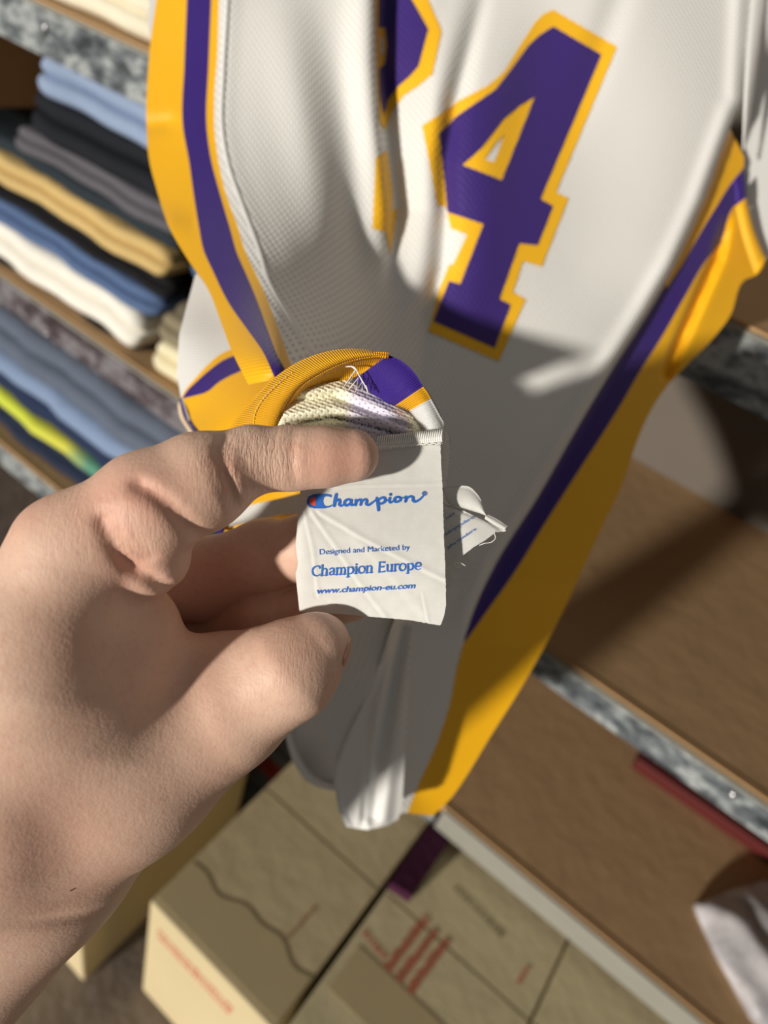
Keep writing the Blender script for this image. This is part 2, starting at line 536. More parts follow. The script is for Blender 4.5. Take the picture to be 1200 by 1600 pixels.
SX0, SX1, SY0, SY1 = -1.75, 1.05, 0.65, 1.19
unit = empty('shelving_unit', (-0.35, 0.92, 0))
tag(unit, 'long brown board shelving unit with marbled edging along its shelves', 'shelf')
SHELF_Z = [1.45 - 0.172, 1.45 - 0.598, 1.45 - 0.995]
edge_mats = ['marble', 'marble', 'marble_pale']
for zi, (sz, em) in enumerate(zip(SHELF_Z, edge_mats)):
    b = box('shelf_board', SX0, SX1, SY0, SY1, sz - 0.018, sz, M['board'], unit)
    box('raw_edge', SX0, SX1, SY0 - 0.0015, SY0 + 0.006, sz - 0.012, sz + 0.0008, M['board_edge'], b)
    if zi == 1:
        box('edge_strip', SX0, -0.25, SY0 - 0.006, SY0 - 0.0005, sz - 0.058, sz - 0.006, M['marble_dark'], b)
        box('edge_strip', -0.24, SX1, SY0 - 0.006, SY0 - 0.0005, sz - 0.046, sz - 0.006, M['marble'], b)
    elif zi == 2:
        box('edge_strip', SX0, -0.052, SY0 - 0.006, SY0 - 0.0005, sz - 0.056, sz - 0.006, M['marble'], b)
        box('edge_strip', -0.045, SX1, SY0 - 0.006, SY0 - 0.0005, sz - 0.056, sz - 0.003, M['marble_pale'], b)
    else:
        box('edge_strip', SX0, SX1, SY0 - 0.006, SY0 - 0.0005, sz - 0.060, sz - 0.004, M['marble'], b)
    box('edge_lip', SX0 if zi < 2 else -0.045, SX1, SY0 - 0.008, SY0 + 0.001, sz - 0.006, sz - 0.002,
        M['marble_pale'], b)
for x in (SX0 + 0.01, SX1 - 0.01):
    box('upright', x - 0.011, x + 0.011, SY0 + 0.002, SY1, 0.0, 1.75, M['board'], unit)
box('back_panel', SX0, SX1, SY1 + 0.0005, SY1 + 0.006, 0.15, 1.75, mat_plain('grey_back_panel', (98, 90, 82), 0.85, 0.06, 12), unit)

# pins and staples driven into the edging
def pin(u, v, r, staple=False):
    p = at_y(u, v, SY0 - 0.0065)
    if staple:
        q = at_y(u - 1, v + 28, SY0 - 0.0065)
        tubes('staple', [np.array([p + (0, 0.004, 0), p + (0, -0.002, 0), q + (0, -0.002, 0), q + (0, 0.004, 0)])], 0.0022, M['steel'], unit)
    else:
        th = np.linspace(0, 2 * np.pi, 14, endpoint=False); V = []; fs = []
        for ring, (rr, yy) in enumerate(((1.0, 0.003), (1.0, -0.001), (0.7, -0.0028), (0.2, -0.0034))):
            V += [(p[0] + rr * r * math.cos(t), p[1] + yy, p[2] + rr * r * math.sin(t)) for t in th]
        for ring in range(3):
            fs += [(ring * 14 + j, ring * 14 + (j + 1) % 14, (ring + 1) * 14 + (j + 1) % 14, (ring + 1) * 14 + j) for j in range(14)]
        fs.append(tuple(range(42, 56)))
        mesh('pin_head', V, fs, M['steel'], unit)
pin(72, 32, 0, True)
pin(1145, 1242, 0.0050)
pin(73, 523, 0.0046)


# ------------------------------------------------------------------ folded clothes on the shelves
def garment(name, x0, x1, y0, z0, z1, mat, depth=0.34, layers=2, label='', cat='jeans', group=None, sag=0.0):
    nx = 26; prof = []
    t = (z1 - z0) / layers
    for L in range(layers):
        zc = z0 + t * (L + 0.5); r = t * 0.5
        for a in np.linspace(-np.pi / 2, np.pi / 2, 7):
            prof.append((y0 + min(r, 0.03) * 1.1 * (1 - math.cos(a)) + (0.006 * (L % 2)), zc + r * math.sin(a) * 0.985))
    prof.append((y0 + depth, z1)); prof.append((y0 + depth, z0))
    prof = np.array(prof); k = len(prof)
    xs = x0 + (x1 - x0) * (0.5 - 0.5 * np.cos(np.linspace(0, np.pi, nx)))
    ph = rng.uniform(0, 6, 4); V = []
    zc = (z0 + z1) / 2
    for x in xs:
        e = min(x - x0, x1 - x) ; s = math.sqrt(max(0.0, 1 - max(0, 1 - e / 0.022) ** 2)); s = 0.25 + 0.75 * s
        wob = 0.004 * math.sin(x * 23 + ph[0]) + 0.003 * math.sin(x * 51 + ph[1])
        zw = 0.0
        for (y, z) in prof:
            fy = wob if y < y0 + 0.08 else 0
            V.append((x, y + fy + (1 - s) * 0.018, zc + (z - zc) * s + zw * (1 if z > zc else 0.2) - (1 - s) * 0.0))
    fs = [(i * k + j, i * k + (j + 1) % k, (i + 1) * k + (j + 1) % k, (i + 1) * k + j) for i in range(nx - 1) for j in range(k)]
    fs.append(tuple(range(k))); fs.append(tuple((nx - 1) * k + j for j in range(k)))
    o = mesh(name, V, fs, mat)
    tag(o, label, cat, group)
    return o


def cloth(name, col, var=0.15, denim=False):
    k = NT(name)
    c = srgb(*col); dk = tuple(x * (1 - var) for x in c[:3]) + (1,); lt = tuple(min(1, x * (1 + var)) for x in c[:3]) + (1,)
    n1 = k.noise(14.0, 4.0); n2 = k.noise(500.0, 2.0, stretch=(0.3, 1, 1))
    k.l(k.mix(0.3, k.mix(n1, dk, lt), k.mix(n2, dk, lt)), k.b.inputs['Base Color'])
    k.b.inputs['Roughness'].default_value = 0.85; k.b.inputs['Specular IOR Level'].default_value = 0.15
    k.bump(k.noise(22.0, 3.0), 0.004)
    return k.m


def zz(v, u=120): return at_y(u, v, 0.668)[2]

GA = 'folded trousers on the upper shelf by the jersey'
GY = 0.662
stack = [  # (v_top, v_bottom) read at the column u = 120
    (108, 176, (138, 154, 182), 'light blue denim jeans folded on top of the shelf stack', 'jeans', -1.02),
    (177, 249, (30, 32, 38), 'thick black folded jeans under the light blue denim', 'jeans', -1.06),
    (250, 289, (92, 90, 96), 'slim grey folded trousers between black and dark teal ones', 'trousers', -1.10),
    (290, 315, (42, 50, 56), 'thin dark teal folded trousers above the tan pair', 'trousers', -1.3),
    (316, 359, (196, 168, 112), 'tan khaki folded trousers in the middle of the stack', 'trousers', -1.3),
    (360, 390, (26, 26, 28), 'black folded trousers directly under the tan pair', 'trousers', -1.3),
    (391, 424, (82, 102, 138), 'mid blue folded denim jeans above the white pair', 'jeans', -1.3),
    (425, 470, (226, 222, 212), 'white folded trousers near the bottom of the stack', 'trousers', -1.3)]
SH1 = SHELF_Z[1]
ztop = zz(108); zbot = SH1 + 0.001
vs_ = [s[0] for s in stack] + [528]
xe = [-0.70, -0.715, -0.735, -0.745, -0.755, -0.755, -0.775, -0.80]
zlv = [zz(a) for a in (108, 177, 250, 290, 316, 360, 393, 430, 488)]
zlast = zlv[-1]
for i, (va, vb, col, lab, cat, xl) in enumerate(stack):
    nm = 'folded_jeans' if cat == 'jeans' else 'folded_trousers'
    garment(nm, xl, xe[i], GY + (0.0, 0.004, 0.010, 0.014, 0.002, 0.012, 0.006, 0.0)[i], zlv[i + 1] + 0.0006, zlv[i], cloth('cloth_%d' % i, col),
            label=lab, cat=cat, group=GA, layers=2 if (zlv[i] - zlv[i + 1]) > 0.03 else 1)
garment('folded_trousers', -1.3, -0.81, GY + 0.012, zbot, zlast - 0.0006, cloth('cloth_blk', (24, 25, 28)), label='black folded trousers lying flat on the shelf board',
        cat='trousers', group=GA, layers=1)
# second, shorter stack half hidden by the jersey
st2 = [(-0.02, (222, 212, 178), 'cream folded trousers at the foot of the short stack', 'trousers', 0.052, -0.765),
       (0.0, (132, 122, 100), 'olive grey folded trousers above the cream pair', 'trousers', 0.046, -0.762),
       (0.0, (96, 88, 72), 'dark olive folded trousers above the olive grey pair', 'trousers', 0.034, -0.725),
       (0.0, (52, 68, 96), 'dark blue folded jeans in the short stack', 'jeans', 0.038, -0.690),
       (0.0, (82, 106, 142), 'medium blue folded jeans beside the tan khaki pair', 'jeans', 0.040, -0.700),
       (0.0, (100, 122, 150), 'pale blue folded jeans topping the short stack', 'jeans', 0.052, -0.680)]
z = SH1 + 0.001
for i, (_, col, lab, cat, th, xl) in enumerate(st2):
    garment('folded_jeans' if cat == 'jeans' else 'folded_trousers', xl, -0.36, GY + 0.004 * (i % 2), z, z + th, cloth('cloth2_%d' % i, col), label=lab, cat=cat,
            group='folded trousers in the short stack behind the jersey', layers=1 if th < 0.045 else 2)
    z += th + 0.0008
# clothes stacked on the top shelf, only their lower edge shows
garment('folded_trousers', -1.2, -0.70, GY + 0.006, SHELF_Z[0] + 0.001, SHELF_Z[0] + 0.05, cloth('cloth_top_a', (222, 214, 192)),
        label='cream folded trousers on the topmost visible shelf', cat='trousers')
garment('folded_trousers', -1.2, -0.66, GY + 0.010, SHELF_Z[0] + 0.0515, SHELF_Z[0] + 0.10, cloth('cloth_top_b', (92, 94, 70)),
        label='olive green folded trousers above the cream pair on the top shelf', cat='trousers')
# lower shelf
SH2 = SHELF_Z[2]
low = [(0.062, (38, 46, 66), 'dark navy folded jeans lying on the lowest shelf board', 'jeans'),
       (0.030, None, 'yellow green folded garment with a teal end', 'garment'),
       (0.055, (38, 48, 74), 'navy folded jeans above the yellow green garment', 'jeans'),
       (0.048, (124, 142, 172), 'pale blue folded jeans on the lower stack', 'jeans'),
       (0.090, (92, 100, 116), 'grey blue folded denim on top of the lower stack', 'jeans')]
z = SH2 + 0.001
for i, (th, col, lab, cat) in enumerate(low):
    if col is None:
        k = NT('yellow_green_cloth')
        tc = k.n('ShaderNodeTexCoord'); sp = k.n('ShaderNodeSeparateXYZ'); k.l(tc.outputs['Object'], sp.inputs[0])
        grad = k.math('ADD', sp.outputs[0], k.math('MULTIPLY', k.noise(20.0, 3.0), 0.06))
        k.l(k.ramp(k.math('ADD', grad, 0.5), [(0.36, srgb(196, 206, 60)), (0.50, srgb(204, 200, 70)), (0.58, srgb(84, 140, 116))]), k.b.inputs['Base Color'])
        k.b.inputs['Roughness'].default_value = 0.8
        mm = k.m
    else: mm = cloth('cloth_low_%d' % i, col)
    garment('folded_jeans' if cat == 'jeans' else 'folded_garment', -1.35, -0.62 - 0.015 * (i % 3), GY + (0.012, 0.006, 0.012, 0.0, 0.004)[i], z, z + th, mm, label=lab, cat=cat,
            group='folded clothes on the lower shelf', layers=2 if th > 0.06 else 1)
    z += th + 0.0008


# ------------------------------------------------------------------ cartons on the floor
def stamp(rows, x0, y0, dx, dy, parent, zt, mat, name='printed_mark', ang=0.0, vertical=False, yfront=None):
    """unreadable rubber-stamped rows: short ink strokes"""
    V, fs = [], []
    ca, sa = math.cos(ang), math.sin(ang)
    for r in range(rows):
        x = 0.0
        L = dx * rng.uniform(0.75, 1.0)
        while x < L:
            w = rng.uniform(0.0035, 0.0065); h = dy * rng.uniform(0.5, 0.72)
            px, py = x, r * dy
            q = [(px, py), (px + w, py + rng.uniform(-.0008, .0008)), (px + w, py + h), (px, py + h)]
            b0 = len(V)
            for (a, b) in q:
                A, B = a * ca - b * sa, a * sa + b * ca
                V.append((x0 + A, yfront - 0.0006, zt - 0 + y0 + B) if vertical else (x0 + A, y0 + B, zt + 0.0006))
            fs.append((b0, b0 + 1, b0 + 2, b0 + 3)); x += w + rng.uniform(0.0015, 0.004)
    return mesh(name, V, fs, mat, parent, smooth=False)


def carton(x0, x1, y0, y1, h, mat, label, seam=True):
    root = empty('cardboard_box', ((x0 + x1) / 2, (y0 + y1) / 2, 0.0))
    tag(root, label, 'box', 'cardboard boxes under the shelving')
    box('body', x0, x1, y0, y1, 0.001, h - 0.005, mat, root, bevel=0.004)
    ym = (y0 + y1) / 2 - 0.04
    box('flap', x0 + 0.001, x1 - 0.001, y0 + 0.001, ym - 0.0008, h - 0.0048, h, mat, root, bevel=0.0015)
    box('flap', x0 + 0.001, x1 - 0.001, ym + 0.0008, y1 - 0.001, h - 0.0048, h - 0.0006, mat, root, bevel=0.0015)
    return root

BH = 0.37
b1 = carton(-0.292, -0.057, 0.290, 0.83, BH, M['carton'], 'cardboard box with a taped front edge below the jersey hem')
# tape with a ragged edge along the front of the lid and over the corner
xs = np.linspace(-0.288, -0.060, 40)
rag = 0.365 + 0.004 * np.sin(xs * 90) + 0.006 * np.sin(xs * 37 + 1) + 0.02 * (xs + 0.288)
V = []
for x, r in zip(xs, rag): V += [(x, 0.300, BH + 0.0002), (x, 0.300, BH + 0.0010), (x, r, BH + 0.0010), (x, r, BH + 0.0002)]
fs = [(i * 4 + j, i * 4 + (j + 1) % 4, (i + 1) * 4 + (j + 1) % 4, (i + 1) * 4 + j) for i in range(39) for j in range(4)]
mesh('packing_tape', V, fs, M['tape'], b1, smooth=False)
stamp(2, -0.270, -0.090, 0.17, 0.020, b1, BH, M['stamp_red'], vertical=True, yfront=0.290)
stamp(1, -0.115, 0.372, 0.085, 0.010, b1, BH, mat_plain('faded_red_stamp', (186, 146, 112), 0.8, 0.1, 200), ang=1.5)
b2 = carton(-0.048, 0.207, 0.270, 0.86, BH, M['carton_b'], 'cardboard box with rows of red stamped marks under the pale shelf edge')
stamp(3, 0.060, 0.440, 0.110, 0.020, b2, BH, M['stamp_red'], ang=1.50)
stamp(1, -0.040, 0.455, 0.045, 0.014, b2, BH, M['stamp_red'], ang=-0.15)
stamp(1, 0.175, 0.555, 0.035, 0.010, b2, BH, M['stamp_red'], ang=1.5)
stamp(1, 0.030, 0.600, 0.110, 0.012, b2, BH, M['stamp_grey'], ang=-0.1)
V, fs = box_vf(-0.035, 0.20, 0.372, 0.440, BH + 0.0002, BH + 0.0008)
mesh('packing_tape', V, fs, M['tape'], b2, smooth=False)
b3 = carton(0.2095, 0.460, 0.275, 0.86, BH, M['carton_b'], 'cardboard box at the far end of the row, mostly below the pale shelf edge')
b4 = carton(-0.72, -0.372, 0.235, 0.585, 0.52, M['carton'], 'taller cardboard box on the floor behind the wrist')

# things tucked in below and on the shelves
def rounded_slab(name, corners, z0, z1, mat, label, cat, bev=0.006):
    c = np.array(corners); n = len(c)
    V = [(x, y, z0) for x, y in c] + [(x, y, z1) for x, y in c]
    fs = [tuple(range(n))[::-1], tuple(range(n, 2 * n))] + [(i, (i + 1) % n, n + (i + 1) % n, n + i) for i in range(n)]
    o = mesh(name, V, fs, mat, smooth=False)
    m = o.modifiers.new('bevel', 'BEVEL'); m.width = bev; m.segments = 3
    return tag(o, label, cat)

rounded_slab('folder', [(-0.050, 0.528), (-0.012, 0.535), (-0.016, 0.80), (-0.056, 0.80)], BH + 0.001, BH + 0.024, cloth('maroon_cloth', (62, 26, 48)),
             'dark maroon folder lying across the gap between two cardboard boxes', 'folder', 0.002)
rounded_slab('red_binder', [(0.165, 0.945), (0.60, 0.955), (0.60, 1.15), (0.165, 1.15)], SH2 + 0.001, SH2 + 0.030, mat_plain('dark_red_card', (84, 30, 28), 0.5, 0.1, 30),
             'dark red binder lying at the back of the brown shelf', 'binder', 0.005)
for z0, z1, col, lab in ((0.001, 0.190, (70, 72, 76), 'charcoal grey folded cloth lowest in the pile beside the taped box'), (0.1915, 0.240, (120, 44, 40), 'dull red folded cloth between two charcoal ones'),
                         (0.2415, 0.330, (84, 86, 90), 'charcoal grey folded cloth topping the pile beside the taped box')):
    garment('folded_cloth', -0.66, -0.315, 0.615, z0, z1, cloth('pile_cloth_%d' % col[0], col), depth=0.4, layers=2, label=lab, cat='cloth', group='folded cloths on the floor below the lowest shelf')

# crumpled pale cloth on the lower shelf
pc = np.array([(0.328, 0.787), (0.37, 0.745), (0.438, 0.694), (0.53, 0.68), (0.62, 0.70), (0.66, 0.82), (0.60, 0.935), (0.50, 0.932), (0.414, 0.912), (0.36, 0.84)])
gx, gy = np.meshgrid(np.linspace(0.33, 0.66, 34), np.linspace(0.68, 0.98, 34))
okm = inside(gx.ravel(), gy.ravel(), [tuple(p) for p in pc])
pts = resample([tuple(p) for p in pc], 0.01); nb = len(pts)
pts += list(zip(gx.ravel()[okm], gy.ravel()[okm]))
vs, es, fs, *_ = delaunay_2d_cdt([Vector(p) for p in pts], [(i, (i + 1) % nb) for i in range(nb)], [], 1, 1e-7)
bx = np.array([p[0] for p in vs]); by = np.array([p[1] for p in vs])
bd, _, _ = seg_dist(bx, by, [tuple(p) for p in pc] + [tuple(pc[0])])
hz = SH2 + 0.003 + 0.028 * np.clip(bd / 0.05, 0, 1) ** 0.5 + 0.006 * np.sin(bx * 70 + by * 40) * np.sin(by * 55 - bx * 30 + 1) + 0.006
V = np.stack([bx, by, hz], 1); V2 = V.copy(); V2[:, 2] = SH2 + 0.001
n = len(V); fl = [tuple(f) for f in fs] + [tuple(x + n for x in f[::-1]) for f in fs]
ec = {(f[i], f[(i + 1) % len(f)]) for f in fs for i in range(len(f))}
fl += [(b_, a_, a_ + n, b_ + n) for a_, b_ in ec if (b_, a_) not in ec]
o = mesh('crumpled_cloth', np.r_[V, V2], fl, make_marble('pale_grey_cloth', (150, 146, 150), (188, 184, 186), (210, 206, 208), 16))
tag(o, 'pale grey crumpled cloth lying on the lower brown shelf', 'cloth')


# ------------------------------------------------------------------ the jersey
jersey = empty('basketball_jersey', W(700, 1290, 0.47)[0])
tag(jersey, 'white basketball jersey with gold and purple trim and number 24, hem pulled towards the viewer', 'jersey')

front_ctrl = [
    (200, -150, .475), (240, 0, .465), (300, 0, .458), (342, 0, .455), (460, 0, .458), (570, 0, .462), (700, 0, .472), (900, 0, .478), (1100, 0, .490), (1200, 0, .50),
    (700, -150, .480), (1000, -150, .490), (450, -150, .470),
    (228, 200, .448), (240, 300, .425), (290, 430, .375), (335, 500, .340), (390, 600, .285),
    (310, 200, .440), (345, 400, .380), (400, 500, .325), (445, 575, .280),
    (400, 180, .442), (450, 380, .398), (470, 480, .362), (490, 545, .330),
    (545, 250, .452), (560, 420, .440), (590, 540, .430), (640, 560, .445), (650, 200, .462), (680, 400, .460), (800, 300, .468), (900, 420, .475), (1000, 300, .482),
    (560, 640, .410), (700, 600, .458), (800, 700, .465), (700, 900, .468), (640, 1200, .480), (760, 950, .475), (600, 800, .455), (640, 1280, .485),
    (1160, 170, .495), (1050, 420, .488), (960, 575, .482), (840, 780, .478), (730, 1000, .478), (650, 1240, .488),
    (1165, 330, .512), (1140, 460, .515), (1040, 590, .505), (940, 800, .495), (800, 1080, .490), (700, 1260, .495)]
front_base = rbf(front_ctrl)

FOLD_A = [(594, -160), (594, 0), (593, 100), (597, 180), (605, 260), (612, 330), (607, 400), (596, 480)]
FOLD_B = [(430, -60), (462, 120), (492, 260), (512, 380), (528, 520)]
FOLD_C = [(775, -80), (740, 50), (712, 160), (697, 250), (697, 330), (690, 420), (662, 540), (640, 640)]
EDGE_R = [(1171, -20), (1162, 158), (1150, 180), (1100, 317), (1054, 417), (1012, 490), (960, 572), (900, 672), (838, 780), (775, 880), (742, 950), (726, 1003)]
SEAM_L = [(360, -160), (358, 0), (352, 110), (350, 200), (362, 265), (378, 310), (411, 400), (420, 431), (458, 499), (478, 534), (500, 556)]


def front_z(u, v):
    u = np.asarray(u, float); v = np.asarray(v, float)
    z = front_base(u, v)
    # deep fold swallowing the middle of the 2
    _, s, p = seg_dist(u, v, FOLD_A)
    s = -s                                                     # positive on the image right
    env = np.clip((470 - v) / 140, 0, 1)
    z = z + env * (0.024 / (1 + np.exp(-s / 3.5)) * np.exp(-np.clip(s, 0, None) / 38.0) - 0.007 * np.exp(-((s + 22) / 26) ** 2))
    # cone fold of the cloth pulled to the hand
    d, s, p = seg_dist(u, v, FOLD_B); s = -s
    z = z + np.sin(np.clip(p, 0, 1) * np.pi) * (-0.006 * np.exp(-(s / 40) ** 2) + 0.007 * np.exp(-((s - 62) / 40) ** 2))
    # soft crease through the left of the 4
    d, s, p = seg_dist(u, v, FOLD_C); s = -s
    env = np.clip(p * 4, 0, 1) * np.clip((1 - p) * 4, 0, 1)
    z = z + env * (0.0075 * np.exp(-(s / 15) ** 2) - 0.004 * np.exp(-((s - 55) / 40) ** 2) - 0.003 * np.exp(-((s + 34) / 20) ** 2))
    # slow ripples
    z = z + 0.0030 * np.sin((u - 0.35 * v) / 58.0) * np.clip((620 - v) / 300, 0, 1) * np.clip((u - 620) / 60, 0, 1)
    z = z + 0.0035 * np.exp(-(((u + 0.35 * v) - 965) / 26) ** 2) * np.clip((260 - v) / 200, 0, 1)
    # rolled edge of the front panel over the side stripe
    d, s, p = seg_dist(u, v, EDGE_R); s = -s
    z = z + 0.012 / (1 + np.exp(-s / 3.0)) * np.clip((1010 - v) / 100, 0, 1) * np.clip(v / 120 - 0.6, 0, 1) - 0.004 * np.exp(-((s + 14) / 14) ** 2) * np.clip((1010 - v) / 100, 0, 1)
    # long fold in the right side panel
    d, s, p = seg_dist(u, v, [(1140, 330), (1120, 405), (1095, 462), (1067, 525), (1042, 585)]); s = -s
    z = z + 0.010 * np.exp(-(s / 8) ** 2) * np.clip(p * 5, 0, 1)
    # felled seam beside the left stripe
    d, s, p = seg_dist(u, v, SEAM_L)
    z = z - 0.0016 * np.exp(-(s / 16) ** 2)
    # wrinkles of the left stripe
    z = z + 0.003 * np.exp(-(((v - 195) + (u - 240) * 0.1) / 14) ** 2) * np.clip((285 - u) / 25, 0, 1)
    z = z - 0.003 * np.exp(-((v - 350) / 22) ** 2) * np.clip((300 - u) / 30, 0, 1)
    return z


c_out = [(246, -160), (244, 0), (237, 50), (232, 100), (229, 200), (233, 250), (246, 300), (262, 350), (290, 400), (304, 421), (320, 443), (346, 506), (361, 546), (388, 601)]
c_yp = [(296, -160), (292, 0), (288, 100), (286, 200), (295, 250), (302, 300), (310, 350), (319, 394), (331, 420), (357, 473), (388, 517), (410, 548), (430, 592)]
c_py = [(334, -160), (330, 0), (326, 100), (323, 200), (330, 250), (343, 300), (359, 355), (372, 400), (381, 420), (403, 473), (421, 523), (434, 556), (447, 580)]
c_yw = [(346, -160), (342, 0), (340, 80), (335, 150), (335, 200), (341, 250), (352, 300), (370, 350), (386, 400), (396, 420), (416, 464), (436, 517), (447, 548), (456, 574)]
def cur(c, n=60): return [tuple(p) for p in smooth_curve(c, n)]
C_out, C_yp, C_py, C_yw = cur(c_out), cur(c_yp), cur(c_py), cur(c_yw)
r_edge = [(1190, -160), (1171, 0), (1162, 158), (1150, 180), (1100, 317), (1054, 417), (1012, 490), (960, 572), (900, 672), (838, 780), (775, 880), (742, 950), (724, 1003), (712, 1050), (703, 1099), (683, 1161), (655, 1223), (636, 1270)]
R_edge = cur(r_edge, 90)
white_poly = C_yw + [(480, 610), (520, 660), (560, 740), (590, 830), (596, 960), (606, 1100), (616, 1200), (622, 1272)] + R_edge[::-1]
sheet('front_panel', white_poly, front_z, M['white_knit'], jersey, step=7.0)
sheet('side_stripe', C_out + C_yp[::-1], front_z, M['gold'], jersey, step=6.0)
sheet('side_stripe', C_yp + C_py[::-1], front_z, M['purple'], jersey, step=6.0)
sheet('side_stripe', C_py + C_yw[::-1], front_z, M['gold'], jersey, step=6.0)
sc_ = smooth_curve(SEAM_L, 90)
zs_ = front_z(sc_[:, 0], sc_[:, 1])
loft('felled_seam', np.c_[sc_[:, 0] - 7, sc_[:, 1] + 2, front_z(sc_[:, 0] - 7, sc_[:, 1] + 2) - 0.0002], np.c_[sc_, zs_ - 0.0008], 90, 6, 0.0009, M['white'], jersey)
# a shadowed sliver of the back shoulder beyond the gold stripe
strap_z = rbf([(225, -150, .50), (260, -150, .50), (225, 60, .49), (255, 60, .49), (240, 0, .495)])
sheet('back_shoulder', [(228, -160), (262, -160), (256, 0), (243, 45), (236, 70), (231, 40), (233, 10)], strap_z, M['white'], jersey, step=7.0)

# right side stripe and armhole
yl = [(1163, 248), (1142, 270), (1110, 318), (1080, 372), (1060, 405), (1042, 440)]
r_yl = cur([(1162, 262), (1142, 287), (1100, 354), (1067, 412), (1042, 450)], 40)
pr = cur([(1165, 308), (1148, 321), (1121, 387), (1107, 402), (1072, 460), (1035, 525), (1000, 580), (970, 632), (900, 742), (850, 820), (800, 900), (760, 956), (726, 1004)], 70)
ro = cur([(1166, 306), (1180, 362), (1197, 402), (1180, 431), (1167, 435), (1140, 495), (1120, 522), (1072, 572), (1045, 600), (1015, 645), (997, 685), (975, 750), (935, 835), (880, 955), (820, 1065), (760, 1161), (731, 1209), (703, 1249), (676, 1275)], 90)
pl_edge = [p for p in R_edge if 455 <= p[1] <= 1003]
gold_thin = [(1163, 246), (1162, 262), (1142, 287), (1100, 354), (1067, 412), (1042, 450)] + [p for p in R_edge if 200 < p[1] < 445][::-1]
grey_gap = [(1163, 160), (1164, 225), (1163, 247)] + [p for p in R_edge if 160 < p[1] < 330][::-1]
sheet('side_stripe', gold_thin, front_z, M['gold'], jersey, step=6.0)
sheet('side_stripe', [(1164, 266)] + r_yl + pl_edge + pr[::-1], front_z, M['purple'], jersey, step=6.0)
sheet('side_panel', pr + [(712, 1050), (703, 1099), (683, 1161), (655, 1223), (636, 1270)] + ro[::-1], front_z, M['gold'], jersey, step=6.0)
back_z = rbf([(1160, -160, .53), (1300, -160, .54), (1160, 240, .525), (1300, 430, .53), (1200, 410, .522)])
sheet('back_panel', [(1192, -160), (1192, 0), (1160, 222), (1158, 262), (1160, 310), (1175, 365), (1192, 402), (1260, 440), (1330, 300), (1330, -160)], back_z, M['white'], jersey, step=9.0)
arm_z = lambda u, v: front_base(u, v) - 0.002
loft('armhole_binding', [(1190, -160, .494), (1171, 0, .492), (1163, 130, .492), (1160, 235, .498)], [(1212, -160, .50), (1199, 0, .498), (1180, 130, .498), (1165, 232, .503)], 30, 7, 0.003, M['white'], jersey)
loft('armhole_binding', [(1143, 286, .503), (1147, 303, .504), (1148, 322, .505)], [(1163, 265, .503), (1166, 287, .504), (1167, 308, .505)], 10, 6, 0.002, M['purple'], jersey)
loft('armhole_binding', [(1149, 322, .505), (1160, 370, .506), (1180, 431, .508)], [(1167, 308, .505), (1181, 362, .507), (1198, 402, .509)], 16, 6, 0.003, M['gold'], jersey)

# the numbers, twill-backed and laid on the cloth
n4_out = [(864, 16), (964, 74), (868, 301), (888, 310), (846, 417), (817, 408), (801, 457), (821, 468), (779, 565), (669, 518), (686, 455), (703, 413), (708, 415), (730, 367), (705, 357), (697, 323), (683, 321), (660, 197), (716, 159), (763, 134), (788, 112), (814, 69), (835, 36), (850, 22)]
n4_in = [(864, 43), (939, 87), (843, 312), (863, 323), (839, 384), (810, 381), (779, 468), (797, 477), (772, 544), (678, 503), (703, 440), (719, 445), (755, 351), (700, 332), (692, 270), (685, 208), (712, 185), (774, 141), (796, 112), (825, 72), (843, 56)]
n4_hole = [(835, 152), (783, 283), (723, 259), (752, 232), (785, 188), (810, 167)]
n4_white = [(788, 210), (772, 254), (757, 250), (774, 225)]
num = sheet('number_four', n4_out, front_z, M['gold_knit'], jersey, step=7.0, holes=[n4_white], lift=0.0006, thick=0.0005)
sheet('number_fill', n4_in, front_z, M['purple_knit'], num, step=7.0, holes=[n4_hole], lift=0.0011, thick=0.0004)
n2_out = [(560, -80), (640, -90), (669, 0), (690, 49), (676, 116), (654, 135), (632, 149), (612, 176), (600, 204), (592, 190), (589, 110), (586, 0)]
n2_in = [(580, -50), (618, -56), (643, 0), (669, 47), (654, 105), (640, 121), (625, 134), (606, 158), (597, 180), (592, 150), (591, 108), (600, 100), (605, 72), (600, 43), (590, 43), (590, 0)]
num2 = sheet('number_two', n2_out, front_z, M['gold_knit'], jersey, step=6.0, lift=0.0006, thick=0.0005, holes=[[(594, 60), (598, 58), (599, 80), (594, 92)]])
sheet('number_fill', n2_in, front_z, M['purple_knit'], num2, step=6.0, lift=0.0011, thick=0.0004)
sheet('number_foot', [(587, 246), (604, 236), (612, 300), (612, 330), (621, 325), (618, 345), (608, 400), (603, 364), (582, 357)], front_z, M['gold_knit'], num2, step=5.0, lift=0.0006, thick=0.0005)

# back lower corner of the jersey behind the pulled stripe
flap_z = rbf([(306, 430, .40), (280, 520, .385), (278, 600, .375), (290, 650, .36), (360, 500, .39), (370, 560, .365), (380, 620, .335), (310, 680, .335), (420, 660, .315), (340, 760, .335), (440, 740, .330), (340, 840, .340), (470, 800, .335), (330, 590, .362)])
flap_u = cur([(361, 546), (345, 553), (330, 565), (306, 590), (287, 614), (284, 621)], 20)
flap_m = cur([(364, 556), (350, 562), (330, 576), (306, 597), (292, 611), (285, 622)], 20)
flap_d = cur([(376, 580), (360, 587), (341, 598), (324, 612), (305, 618), (286, 623)], 20)
sheet('back_panel', [(306, 428), (293, 475), (280, 523), (276, 585), (283, 622)] + flap_u[::-1] + [(375, 545), (365, 500), (330, 430)], flap_z, M['white'], jersey, step=6.0)
sheet('side_stripe', flap_u + flap_m[::-1] + [(378, 553), (375, 543)], flap_z, M['gold'], jersey, step=5.0)
